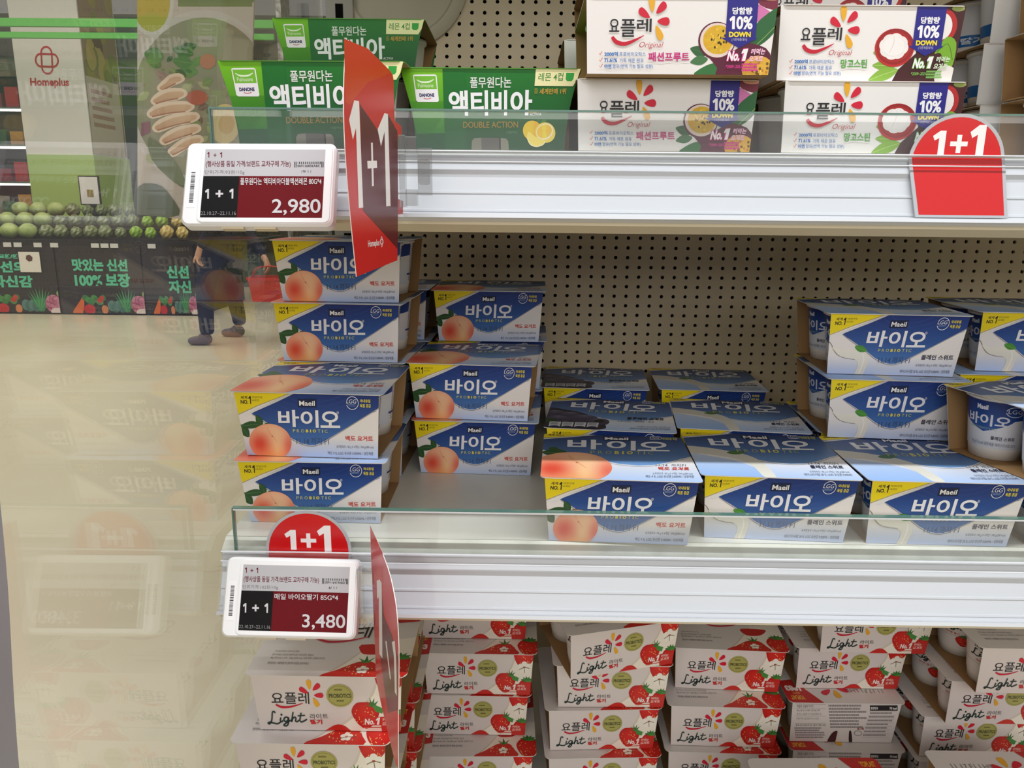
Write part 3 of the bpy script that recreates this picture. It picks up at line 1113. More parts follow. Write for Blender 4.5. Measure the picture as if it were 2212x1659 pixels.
# ------------------------------------------------------------------ green lemon packs
def act_front():
    a = Art([(45, 670), (1855, 695), (1705, 1490), (180, 1470)], front_quad(ACT))
    a.fill(grad(0, (14, 72, 40), 60, (20, 112, 34)))
    a.poly([(20, 660), (472, 670), (480, 1300), (170, 1300)], grad(680, (118, 190, 24), 1290, (40, 120, 36)))
    for i in range(34):
        a.stroke([(70 + 16 * i, 990), (-240 + 16 * i, 1310)], 4, (40, 120, 30))
        a.k -= .8
    a.k += 1
    a.poly([(472, 670), (700, 672), (700, 1480), (480, 1480)], grad(680, (16, 110, 32), 1300, (18, 84, 44)))
    W = (238, 234, 238)
    a.poly(smooth([(164, 745), (180, 736), (392, 736), (406, 750), (408, 985), (396, 997), (186, 995), (170, 982)], 1), W)
    a.poly([(174, 750), (394, 750), (396, 874), (176, 874)], (116, 184, 50))
    a.stroke([(196, 784), (240, 806), (320, 806), (372, 782)], [6, 16, 16, 6], (226, 238, 210), 4)
    a.text('Pulmuone', (202, 820, 362, 858), (214, 228, 190), .01)
    a.text('DANONE', (208, 914, 364, 948), (40, 36, 92), .05)
    a.stroke([(250, 960), (290, 968), (330, 958)], 6, (200, 60, 60), 3)
    a.text('풀무원다논', (742, 764, 1166, 868), (222, 226, 220), .015)
    for ch, x0, x1 in (('액', 512, 714), ('티', 745, 925), ('비', 960, 1125), ('아', 1160, 1388)):
        a.text(ch, (x0, 890, x1, 1132), (238, 236, 240), .03, res=5)
        a.k -= .8
    a.k += 1
    a.text('ACTIVIA', (1362, 1108, 1485, 1136), W, .0, .2)
    a.text('DOUBLE ACTION', (660, 1190, 1240, 1250), (170, 130, 44), .0)
    a.text('더블액션', (1115, 1282, 1232, 1308), (96, 140, 100))
    a.poly([(1408, 684), (1900, 690), (1800, 858), (1406, 852)], (238, 232, 176))
    a.text('레몬 4컵', (1440, 730, 1690, 808), (62, 132, 54), .01)
    a.poly(smooth([(1716, 732), (1798, 734), (1796, 790), (1780, 810), (1735, 810), (1718, 790)], 1), (44, 160, 60))
    a.text('세계판매 1위', (1460, 876, 1735, 932), (196, 152, 60), .02)
    a.lines(3, (1408, 876, 1450, 930), (150, 140, 60), 2, .7)
    a.poly(smooth([(750, 1478), (752, 1380), (775, 1350), (850, 1346), (856, 1482)], 1), (128, 124, 112))
    a.poly([(850, 1346), (1045, 1350), (1045, 1486), (856, 1482)], (96, 92, 88))
    a.poly([(1040, 1350), (1056, 1350), (1054, 1488), (1040, 1486)], (30, 26, 24))
    a.poly([(1054, 1350), (1110, 1354), (1134, 1384), (1136, 1490), (1052, 1488)], (132, 128, 116))
    leaf(a, (1440, 1215), (1470, 1160), .25, (50, 110, 44))
    leaf(a, (1470, 1205), (1548, 1172), .2, (60, 124, 50))
    a.disc(1390, 1280, 100, 98, lambda x, y: (236, 200 - 20 * (x > 1400), 44), 26, 3)
    a.disc(1525, 1300, 106, 100, (242, 214, 84), 26)
    a.disc(1520, 1290, 92, 76, (248, 236, 200), 24, 1, -25)
    a.disc(1516, 1288, 82, 64, lambda x, y: (244, 196 + 24 * (abs(x - 1516) < 20), 62), 24, 3, -25)
    a.poly([(1352, 1290), (1420, 1340), (1520, 1380), (1490, 1420), (1420, 1440), (1360, 1415), (1332, 1350)], (246, 222, 108), 3)
    a.stroke([(1332, 1350), (1360, 1412), (1420, 1436), (1490, 1418), (1520, 1385)], 9, (250, 240, 200), 3)
    return a


def blank_front(P, col=(228, 226, 224)):
    q = front_quad(P)
    a = Art(q, q)
    a.fill(col)
    return a


def blank_lid(P, col=(228, 226, 224)):
    q = lid_quad(P)
    a = Art(q, q, rrect(P['lw'] * 500, 0, P['ld'] * 1000, 6))
    a.fill(col)
    return a

# ------------------------------------------------------------------ packs
def carton_mesh(name, P, front, lid, back=None):
    """open-ended card sleeve: lid plate, front and back panel, bottom; art outside, kraft inside"""
    b = MB()
    T = .0006
    zt = P['H'] - .0007
    hs = math.hypot(P['s'], zt)
    ny, nz = -zt / hs, -P['s'] / hs

    def hw(t):
        w0, w1 = P['Wb'] / 2, P['W'] / 2
        return w0 + (w1 - w0) * (t ** 1.9 if P.get('curve') else t)

    def fpos(x, t, d, sgn):
        y = -(P['D'] / 2 - P['s'] * (1 - t))
        return (sgn * x, sgn * (y + ny * d), t * zt + nz * d + .0004)
    for sgn, A in ((1, front), (-1, back)):
        n = 10 if P.get('curve') else 1
        vs = []
        for i in range(n + 1):
            t = i / n
            for d in (0, -T):
                vs += [fpos(-hw(t), t, d, sgn), fpos(hw(t), t, d, sgn)]
        for i in range(n):
            o = 4 * i
            b.add(vs[o:o + 8], [(0, 1, 5, 4)], 0, (232, 228, 226))
            b.add(vs[o:o + 8], [(2, 6, 7, 3)], 1)
            b.add(vs[o:o + 8], [(0, 4, 6, 2), (1, 3, 7, 5)], 0, P.get('edge', (206, 200, 192)))
        if A:
            def fn(x, y, k, sgn=sgn):
                t = y / 1000 / hs
                lw = P['Wb'] / 2 + (P['W'] - P['Wb']) / 2 * t
                return fpos(x / 1000 * hw(max(t, 0)) / lw, t, .00004 + k * LAY, sgn)
            b.art(A, fn, 0)
    out = lid.clip
    n = len(out)
    y0 = -P['ld'] / 2
    top = [(x / 1000, y0 + y / 1000, P['H']) for x, y in out]
    bot = [(x, y, zt) for x, y, z in top]
    b.add(top, [tuple(range(n))], 0, (232, 228, 226))
    b.add(bot, [tuple(range(n - 1, -1, -1))], 1)
    b.add(top + bot, [(i, n + i, n + (i + 1) % n, (i + 1) % n) for i in range(n)], 0, P.get('edge', (214, 210, 204)))
    b.art(lid, lambda x, y, k: (x / 1000, y0 + y / 1000, P['H'] + .00004 + k * LAY), 0)
    b.box(-P['Wb'] / 2, P['Wb'] / 2, -(P['D'] / 2 - P['s'] - .0002), P['D'] / 2 - P['s'] - .0002, 0.0002, .0008, 1)
    return b.mesh(name, [PRINT, KRAFT])


def cup_mesh(name, h, rb, rt_, label, phi, back=None, scale=1.0):
    b = MB()
    prof = [(rb * .8, .0012), (rb, .0012), (rb + (rt_ - rb) * .2, .0012 + h * .16), (rb + (rt_ - rb) * .24, .0012 + h * .17), (rt_, .0012 + h * .93), (rt_ + .0022, .0012 + h * .94), (rt_ + .0022, .0012 + h * .975), (rt_ - .002, .0012 + h * .98)]
    b.lathe(prof, 28, 0)
    for A, ph in ((label, phi), (back, phi + 180)):
        if A:
            def fn(x, y, k, ph=ph):
                z = .0012 + h * .18 + y / 1000 * (h * .74 / .047)
                t = (z - .0012) / h
                r = rb + (rt_ - rb) * (.24 + (t - .17) / .76 * .76) + .00015 + k * 5e-5
                a = R(ph) + x / 1000 / .0265
                return (r * math.cos(a), r * math.sin(a), z)
            b.art(A.slice(2.0), fn, 1)
    me = b.mesh(name, [CUPWHITE, PRINT])
    me.polygons.foreach_set('use_smooth', [m == 0 for m in b.m])
    return me


def foil_mesh(h, r):
    b = MB()
    b.lathe([(r * .02, .0012 + h * .981), (r + .0022, .0012 + h * .981), (r + .0022, .0012 + h * .992), (r * .02, .0012 + h * .994)], 28)
    return b.mesh('foil_lid', FOIL)


def pack(name, label, cat, carton, cup, foil, P, group):
    t = thing(name, label, cat, group=group)
    link('carton_sleeve', carton, t)
    for sx in (-1, 1):
        for sy in (-1, 1):
            c = link('yogurt_cup', cup, t)
            c.location = (sx * P['W'] * .2425, sy * P['D'] * .2425, 0)
            link('foil_lid', foil, c)
    return t


CAT = 'yogurt pack'
protos = {}
_cups = {}
bl_peach = (bio_front('peach'), bio_lid('peach'))
for kind in ('peach', 'plain', 'berry'):
    fr = bl_peach[0] if kind == 'peach' else bio_front(kind)
    protos[kind] = (carton_mesh('bio_%s_sleeve' % kind, BIO, fr, bl_peach[1] if kind == 'peach' else bio_lid(kind), fr),
                    cup_mesh('bio_cup', .0605, .0215, .0280, bio_cup_label(kind), 222, bio_cup_back()),
                    foil_mesh(.0605, .0280), BIO)
protos['light'] = (carton_mesh('light_sleeve', LIT, light_front(), light_lid(), light_back()),
                   cup_mesh('light_cup', .0590, .0225, .0288, light_cup_label(), 222), foil_mesh(.0590, .0288), LIT)
plain_cup = cup_mesh('white_cup', .0535, .0235, .0290, None, 0)
for kind in ('passion', 'mango'):
    protos[kind] = (carton_mesh('original_%s_sleeve' % kind, ORI, ori_front(kind), blank_lid(ORI), blank_front(ORI)), plain_cup, foil_mesh(.0535, .0290), ORI)
protos['blank'] = (carton_mesh('original_white_sleeve', ORI, blank_front(ORI), blank_lid(ORI), blank_front(ORI)), plain_cup, foil_mesh(.0535, .0290), ORI)


def stripe_label():
    q = [(-40, 46), (40, 46), (40, 0), (-40, 0)]
    a = Art([(0, 0), (240, 0), (240, 300), (0, 300)], q)
    band(a, 0, 240, 0, 300, (214, 216, 222), 20)
    band(a, 40, 240, lambda x: 215, 300, (28, 104, 176), 18)
    a.text('딸기', (130, 232, 200, 282), (220, 226, 236), .03)
    a.poly([(200, 60), (236, 90), (236, 190), (214, 150)], (70, 130, 70))
    return a


protos['stripe'] = (protos['blank'][0], cup_mesh('striped_cup', .0535, .0235, .0290, stripe_label(), 205), foil_mesh(.0535, .0290), ORI)
protos['activia'] = (carton_mesh('lemon_sleeve', ACT, act_front(), blank_lid(ACT, (60, 140, 40)), blank_front(ACT, (30, 110, 40))),
                     cup_mesh('lemon_cup', .0620, .0215, .0280, None, 0), foil_mesh(.0620, .0280), ACT)
NAMES = dict(peach='peach_yogurt_pack', plain='plain_yogurt_pack', berry='blueberry_yogurt_pack', light='strawberry_yogurt_pack', passion='passionfruit_yogurt_pack',
             mango='mangosteen_yogurt_pack', blank='white_yogurt_pack', stripe='white_yogurt_pack', activia='lemon_yogurt_pack')
first = {}


def place(kind, x, y, z, yaw, label, group):
    ca, cu, fo, P = protos[kind]
    if kind not in first:
        first[kind] = pack(NAMES[kind], label, CAT, ca, cu, fo, P, group)
        t = first[kind]
        t.location = (x, y, z)
        t.rotation_euler = (0, 0, R(yaw))
        return t
    return dup(first[kind], (x, y, z), R(yaw), label, group)


# middle shelf: blue packs. shelf top at EYE - .2925
MS = EYE - .2925
G1 = 'blue four-cup yogurt packs on the middle shelf'
for kind, lv, x, y, yaw, label in [
    ('peach', 0, -.1896, .7262, -.2, 'blue peach yogurt pack at the bottom of the front left stack'),
    ('peach', 1, -.1872, .7278, -3.0, 'blue peach yogurt pack with its whole lid showing, second up in the left stack'),
    ('peach', 0, -.1880, .8570, -2.0, 'blue peach yogurt pack lowest of the second row behind the left stack'),
    ('peach', 1, -.1880, .8660, -3.0, 'blue peach yogurt pack second up, hidden behind the left front stack'),
    ('peach', 2, -.1877, .8550, -3.0, 'blue peach yogurt pack third up in the tall left stack'),
    ('peach', 3, -.1845, .8530, -3.0, 'blue peach yogurt pack topmost of the tall left stack, behind the red flag'),
    ('peach', 0, -.1792, .9990, -1.0, 'blue peach yogurt pack lowest by the pegboard behind the tall left stack'),
    ('peach', 1, -.1792, 1.000, -1.0, 'blue peach yogurt pack second up by the pegboard behind the tall left stack'),
    ('peach', 2, -.1792, .9980, -1.0, 'blue peach yogurt pack topmost by the pegboard behind the tall left stack'),
    ('peach', 0, -.0448, .8654, -3.0, 'blue peach yogurt pack at the bottom of the middle two-pack stack'),
    ('peach', 1, -.0470, .8610, -5.0, 'blue peach yogurt pack on top of the middle two-pack stack'),
    ('peach', 0, -.0390, 1.0130, -1.0, 'blue peach yogurt pack lowest in the shaded stack against the pegboard'),
    ('peach', 1, -.0350, 1.0100, -1.0, 'blue peach yogurt pack second up in the shaded stack against the pegboard'),
    ('peach', 2, -.0375, .9900, -1.0, 'blue peach yogurt pack topmost in the shaded stack against the pegboard'),
    ('peach', 0, .0923, .6908, -3.1, 'blue peach yogurt pack alone at the front beside the bare shelf'),
    ('berry', 0, .1030, .8394, -7.0, 'blue blueberry yogurt pack behind the front peach pack'),
    ('berry', 0, .1030, 1.0270, -5.0, 'blue blueberry yogurt pack in the back row by the pegboard'),
    ('plain', 0, .2342, .7016, -3.7, 'blue plain yogurt pack at the front, right of the peach pack'),
    ('plain', 0, .2455, .8440, -7.0, 'blue plain yogurt pack in the second row, right of the blueberry pack'),
    ('plain', 0, .2530, 1.0260, -3.1, 'blue plain yogurt pack in the back row beside the blueberry pack'),
    ('plain', 0, .3755, .6958, -1.8, 'blue plain yogurt pack at the front under the two-pack right stack'),
    ('plain', 0, .3885, .8390, -4.0, 'blue plain yogurt pack lowest of the right stack, mostly covered'),
    ('plain', 1, .3810, .8090, -4.0, 'blue plain yogurt pack second up in the right stack, cups showing at its end'),
    ('plain', 2, .3790, .8200, -4.5, 'blue plain yogurt pack topmost of the right stack, cups showing at its end'),
    ('plain', 0, .5180, .7000, -1.0, 'blue plain yogurt pack low at the right frame edge beside the front plain pack'),
    ('plain', 1, .4930, .6846, 14.0, 'blue plain yogurt pack turned askew with two cups facing left'),
    ('plain', 0, .5330, .8460, -4.0, 'blue plain yogurt pack lowest of the far right back stack'),
    ('plain', 1, .5257, .8400, -4.0, 'blue plain yogurt pack second up in the far right back stack'),
    ('plain', 2, .5420, .8440, -4.0, 'blue plain yogurt pack topmost in the far right back stack'),
]:
    place(kind, x, y, MS + lv * .064, yaw, label, G1)

# upper shelf
US = EYE + .0435
G2 = 'green lemon four-cup packs on the upper shelf'
for lv, x, y, yaw, label in [
    (0, -.1665, .7080, -1.5, 'green lemon yogurt pack left on the upper shelf, behind the price tag'),
    (0, -.0265, .7330, -.5, 'green lemon yogurt pack with its lemons in view, beside the white packs'),
    (0, -.1640, .8700, -.5, 'green lemon yogurt pack lower in the second row, hidden by the front packs'),
    (1, -.1715, .8690, .5, 'green lemon yogurt pack topmost of the three, raised behind the red flag')]:
    place('activia', x, y, US + lv * .066, yaw, label, G2)
G3 = 'white fruit yogurt packs on the upper shelf'
for kind, lv, x, y, yaw, label in [
    ('passion', 0, .1165, .7230, 0, 'white passionfruit yogurt pack lower in the front stack'),
    ('passion', 1, .1205, .7010, -.3, 'white passionfruit yogurt pack upper in the front stack'),
    ('passion', 0, .1190, .8650, 0, 'white passionfruit yogurt pack lowest of the row behind'),
    ('passion', 1, .1120, .8640, 0, 'white passionfruit yogurt pack second up in the row behind'),
    ('passion', 2, .1290, .8640, 0, 'white passionfruit yogurt pack topmost in the row behind'),
    ('mango', 0, .2835, .7240, 0, 'white mangosteen yogurt pack lower in the stack beside the red round sign'),
    ('mango', 1, .2755, .7260, 0, 'white mangosteen yogurt pack upper in the stack'),
    ('mango', 0, .2950, .8700, 0, 'white mangosteen yogurt pack lowest of the row behind'),
    ('mango', 1, .2950, .8700, 0, 'white mangosteen yogurt pack second up in the row behind'),
    ('mango', 2, .2950, .8700, 0, 'white mangosteen yogurt pack topmost behind, cut by the picture top'),
    ('blank', 0, .5330, .7230, 0, 'white yogurt pack, lowest of the stack right of the mangosteen packs'),
    ('blank', 1, .5270, .7200, 2, 'white yogurt pack, second of the stack right of the mangosteen packs'),
    ('blank', 2, .5350, .7220, 0, 'white yogurt pack, topmost of the stack right of the mangosteen packs'),
    ('stripe', 0, .5200, .8640, 0, 'white yogurt pack with blue banded cups, lowest behind the right stack'),
    ('stripe', 1, .5160, .8650, 0, 'white yogurt pack with blue banded cups, second up behind the right stack'),
    ('stripe', 2, .5200, .8640, 0, 'white yogurt pack with blue banded cups, topmost behind the right stack')]:
    place(kind, x, y, US + lv * .0565, yaw, label, G3)

# lower shelf: strawberry packs
LS = EYE - .72
G4 = 'white strawberry four-cup packs on the lower shelf'
ST = 'white strawberry yogurt pack '
rows = []
for lv in range(5):
    rows.append((lv, (-.1835, -.1850, -.1830, -.1837, -.1689)[lv], (.664, .662, .666, .6623, .6711)[lv], 0, ST + ('lowest', 'second up', 'third up', 'fourth up, lid half covered,', 'topmost')[lv] + ' in the stack beside the glass panel'))
for lv in range(5):
    rows.append((lv, -.1760 - .001 * lv, .810, 0, ST + ('lowest', 'second up', 'third up', 'fourth up', 'topmost')[lv] + ' behind the glass side stack'))
rows += [
    (0, -.0471, .8818, 1.6, ST + 'lowest in the second stack, with its lid text showing'),
    (1, -.0518, .9120, 0, ST + 'second from the bottom of the second stack'),
    (2, -.0460, .9060, 0, ST + 'third from the bottom of the second stack'),
    (3, -.0530, .9300, 0, ST + 'topmost of the second stack, cut off by the white rail'),
    (0, .1059, .8828, 2.8, ST + 'lowest in the third stack, under three others'),
    (1, .1046, .8886, 3.0, ST + 'second from the bottom of the third stack'),
    (2, .1150, .8848, 1.2, ST + 'third from the bottom of the third stack'),
    (3, .1085, .8623, 15.9, ST + 'sitting askew on top of the third stack'),
    (0, .2600, .8950, -1, ST + 'lowest in the fourth stack'),
    (1, .2603, .8978, -.9, ST + 'second up in the fourth stack'),
    (2, .2696, .9230, -3.0, ST + 'topmost of the fourth stack, lid in shade'),
    (0, .4160, .9017, 179.5, ST + 'turned back to front, lowest of the fifth stack'),
    (1, .4112, .9094, 180.1, ST + 'turned back to front with the nutrition table showing'),
    (2, .4202, .9300, .5, ST + 'third up in the fifth stack, above the turned pack'),
    (3, .4380, .9110, 0, ST + 'topmost of the fifth stack, under the white rail'),
    (0, .5640, .8860, 0, ST + 'lowest of the stepped right stack'),
    (1, .5625, .8860, 0, ST + 'second up in the stepped right stack, cup showing'),
    (2, .5752, .8651, 0, ST + 'third up in the stepped right stack, cup showing'),
    (3, .5844, .8344, 0, ST + 'topmost of the stepped right stack, cup showing'),
    (0, .3310, .6700, 1.7, ST + 'under the front pack before the fifth stack'),
    (1, .3310, .6730, 1.7, ST + 'before the fifth stack, cut by the picture bottom'),
    (0, .5330, .6860, 0, ST + 'under the front pack at the lower right corner'),
    (1, .5330, .6890, 0, ST + 'at the lower right corner with big name on its lid'),
    (0, .6000, 1.0350, 0, ST + 'lowest in the back row behind the fifth stack'),
    (1, .6000, 1.0350, 0, ST + 'second up in the back row behind the fifth stack'),
    (2, .6000, 1.0350, 0, ST + 'third up in the back row, its cup seen in the gap'),
]
for lv, x, y, yaw, label in rows:
    place('light', x, y, LS + lv * .0625, yaw, label, G4)

# ------------------------------------------------------------------ the gondola
XL, XR = -.262, 1.45            # inner left face (glass) and right end of the bay
YB = 1.110                      # pegboard face


def structure(b, name, mats, smooth=False):
    o = b.build(name, mats)
    o['kind'] = 'structure'
    return o


def pegpanel(name, x0, cols, z0, rows, zlo, zhi, px=.0170, pz=.01375, r=.0026):
    """sheet with real round holes; x0,z0 = first hole centre (lowest row)"""
    b = MB()
    n = 10
    xa, xb = x0 - px / 2, x0 + px * (cols - .5)
    za, zb = z0 - pz / 2, z0 + pz * (rows - .5)
    for j in range(rows):
        for i in range(cols):
            cx, cz = x0 + i * px, z0 + j * pz
            sq, ci, cb = [], [], []
            for k in range(n):
                a = 2 * math.pi * (k + .5) / n
                ux, uz = math.cos(a), math.sin(a)
                m = 1 / max(abs(ux), abs(uz))
                sq.append((cx + ux * m * px / 2, YB, cz + uz * m * pz / 2))
                ci.append((cx + ux * r, YB, cz + uz * r))
                cb.append((cx + ux * r, YB + .004, cz + uz * r))
            vs = sq + ci + cb
            fs = []
            for k in range(n):
                q = (k + 1) % n
                fs += [(k, q, n + q, n + k), (n + k, n + q, 2 * n + q, 2 * n + k)]
            b.add(vs, fs)
            # square corners
            for sx, sz in ((1, 1), (-1, 1), (-1, -1), (1, -1)):
                pts = [p for p in sq if (p[0] - cx) * sx > 0 and (p[2] - cz) * sz > 0]
                pts.sort(key=lambda p: (p[0] - cx) * sx)
                c = (cx + sx * px / 2, YB, cz + sz * pz / 2)
                for p, q in zip(pts, pts[1:]):
                    b.add([p, q, c], [(0, 1, 2)])
    for (u0, u1, w0, w1) in ((XL + .036, xa, zlo, zhi), (xb, XR, zlo, zhi), (xa, xb, zlo, za), (xa, xb, zb, zhi)):
        if u1 > u0 and w1 > w0: b.add([(u0, YB, w0), (u1, YB, w0), (u1, YB, w1), (u0, YB, w1)], [(0, 1, 2, 3)])
    b.box(XL + .036, XR, YB + .012, YB + .016, zlo, zhi, 1)
    return structure(b, name, [PEG, DARK])


pegpanel('wall_back_lower', -.1878, 76, EYE - .0304 - .01375 * 19, 24, EYE - .80, EYE + .030)
pegpanel('wall_back_upper', -.1883, 76, EYE + .2629 - .01375 * 17, 24, EYE + .031, EYE + .42)

# slotted upright in the back left corner
up_ = thing('shelf_upright', 'grey slotted shelf upright in the back left corner of the bay', 'upright', (XL + .018, YB, EYE))
b = MB()
b.box(-.018, .018, -.012, .02, -.80, .42)
b.build('post', GREYSTEEL, up_)
for i in range(22):
    s_ = MB()
    z = -.29 + .033 * i
    s_.box(-.005, .005, -.0126, -.0116, z, z + .018)
    s_.build('slot', DARK, up_)

# glass side panel, its front edge bowed towards the aisle lower down
edge = [(.3850, .45), (.3780, .12), (.3740, -.0601), (.3690, -.1328), (.3645, -.1931), (.3571, -.2502), (.3521, -.2970), (.3480, -.36), (.3460, -.80)]
edge = smooth(edge, 4, False)
gp = thing('glass_side_panel', 'clear glass side panel at the left end of the chilled shelves', 'glass panel', (-.268, .7, EYE))
b = MB()
outline = [(y - .7, z) for y, z in edge] + [(1.10 - .7, -.80), (1.10 - .7, .45)]
b.prism(outline, -.0014, .0014, 'x')
b.build('pane', GLASS, gp)
b = MB()
for i in range(len(edge) - 1):
    (y0, z0), (y1, z1) = edge[i], edge[i + 1]
    vs = [(x, y - .7 + d, z) for (y, z) in ((y0, z0), (y1, z1)) for x in (-.0035, .0035) for d in (-.020, -.002)]
    b.add(vs, [(0, 1, 3, 2), (4, 6, 7, 5), (0, 4, 5, 1), (2, 3, 7, 6), (0, 2, 6, 4), (1, 5, 7, 3)])
b.build('front_edge_trim', EDGETRIM, gp)
# silver corner strip behind the pane
t = MB()
t.box(-.281, -.275, .94, .975, EYE - .80, EYE + .45)
o = t.build('corner_strip', mat('silver_strip', (168, 166, 156), .3, .5, .5, (160, (96, 94, 86), .4, .6)))
tag(o, 'narrow silver strip standing along the glass panel near the back corner', 'strip')


def shelf(name, label, zt, yf, loc):
    s = thing(name, label, 'shelf', (0, 0, 0))
    b = MB()
    b.prism([(yf, zt), (YB - .001, zt), (YB - .001, zt - .022), (yf + .02, zt - .022)], XL, XR)
    b.build('shelf_plate', WHITEMETAL, s)
    b = MB()                                                         # sloping enamel lip under the front edge
    b.prism([(yf - .0005, zt - .0002), (yf - .014, zt - .0085), (yf - .010, zt - .030), (yf + .018, zt - .030), (yf + .0195, zt - .022)], XL, XR)
    b.build('front_lip', LIPSTEEL, s)
    return s


shelf('middle_shelf', 'white enamel shelf carrying the blue yogurt packs', MS, EYE * 0 + .640, 0)
shelf('upper_shelf', 'white enamel shelf at eye level carrying green and white yogurt packs', US, .652, 0)
shelf('top_shelf', 'white enamel shelf above the picture, roofing the upper packs', EYE + .42, .645, 0)
b = MB()
b.prism([(.555, LS), (YB - .001, LS), (YB - .001, LS - .025), (.555, LS - .06)], XL, XR)
o = b.build('bottom_deck', WHITEMETAL)
tag(o, 'white enamel bottom deck under the strawberry packs', 'shelf')
b = MB()
b.box(XL, XR, .58, YB + .02, .10, LS - .061)
o = b.build('base_plinth', mat('plinth_enamel', (150, 150, 148), .5))
tag(o, 'grey base cabinet under the chilled shelves', 'plinth')


def rail(label, yt, zt, yb, zb):
    """ticket rail: white backing with ribs, clear snap-in cover"""
    r = thing('price_rail', label, 'price rail', (0, 0, 0))
    dy, dz = yb - yt, zb - zt
    L = math.hypot(dy, dz)
    ty, tz = dy / L, dz / L
    ny, nz = (tz, -ty) if tz < 0 else (-tz, ty)                       # towards the viewer

    def P(a, d): return (yt + ty * a + ny * d, zt + tz * a + nz * d)
    b = MB()
    b.prism([P(0, .0003), P(.0006, .0016), P(.0022, .0016), P(.0030, -.0002), P(L * .24, -.0002), P(L * .34, -.0022), P(L * .56, -.0022), P(L * .57, -.0014), P(L * .60, -.0014), P(L * .61, -.0022), P(L * .84, -.0022), P(L * .85, -.0016), P(L * .88, -.0016), P(L * .89, -.0022), P(L, -.0022), P(L, -.0046), P(0, -.0046)], XL + .004, XR)
    b.prism([P(L - .002, -.0021), P(L - .002, .0045), P(L + .001, .0045), P(L + .001, -.0046)], XL + .004, XR)
    b.build('rail_back', RAILWHITE, r)
    b = MB()
    b.prism([P(L + .001, -.004), P(L + .001, -.020), P(L + .0035, -.021), P(L + .0035, -.004)], XL + .004, XR)
    b.build('under_edge', CREAM, r)
    c = MB()
    c.prism([P(-.001, .0034), P(L - .003, .0034), P(L - .003, .0040), P(-.001, .0040)], XL + .004, XR)
    c.build('clear_cover', CLEAR, r)
    c = MB()
    for a, h, w in ((-.001, .0062, .0016), (.0075, .0050, .0012)):
        c.prism([P(a, .0034 if a < 0 else .0041), P(a + w * .3, h), P(a + w * .8, h), P(a + w, .0034 if a < 0 else .0041)], XL + .004, XR)
    c.build('cover_rib', RIB, r)
    return P, L


P_mid, L_mid = rail('long white price rail with clear cover along the middle shelf', .621, EYE - .2985, .600, EYE - .3465)
P_up, L_up = rail('long white price rail with clear cover along the eye level shelf', .632, EYE + .0385, .612, EYE - .0105)


def riser(label, y, z0, z1, x0, x1, highlight):
    r = thing('glass_riser', label, 'glass riser', (x0, y, z0))
    b = MB()
    b.box(.002, x1 - x0, -.0025, .0025, 0, z1 - z0 - (.0022 if highlight else .0016))
    b.build('pane', RISER, r)
    b = MB()
    b.box(0, x1 - x0, -.0027, .0027, z1 - z0 - (.0006 if highlight else .0015), z1 - z0)
    b.box(0, .0012, -.0028, .0028, 0, z1 - z0 - .0012)
    b.build('polished_edge', RISEREDGE, r)
    if not highlight: return
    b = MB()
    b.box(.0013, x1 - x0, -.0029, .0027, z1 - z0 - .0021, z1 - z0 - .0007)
    b.build('painted_highlight', RIB, r)  # opaque white strip, paints in the bright reflection line below the green edge


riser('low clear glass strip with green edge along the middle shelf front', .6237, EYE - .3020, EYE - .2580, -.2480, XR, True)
riser('low clear glass strip with green edge along the eye level shelf front', .6395, EYE + .0365, EYE + .0730, -.2480, XR, False)

# round grey cover on the pegboard behind the green packs
b = MB()
prof = [(.012, .0), (.088, .0), (.090, -.004), (.084, -.0075), (.075, -.0078), (.072, -.003), (.01, -.0025)]
b.lathe([(r, -z) for r, z in prof], 56)
o = b.build('round_cover', mat('grey_cover_plastic', (176, 168, 150), .5))
auto_smooth(o)
o.rotation_euler = (R(90), 0, 0)
o.location = (-.163, YB - .001, EYE + .292)
tag(o, 'round grey plastic cover fixed to the pegboard above the green packs', 'cover')


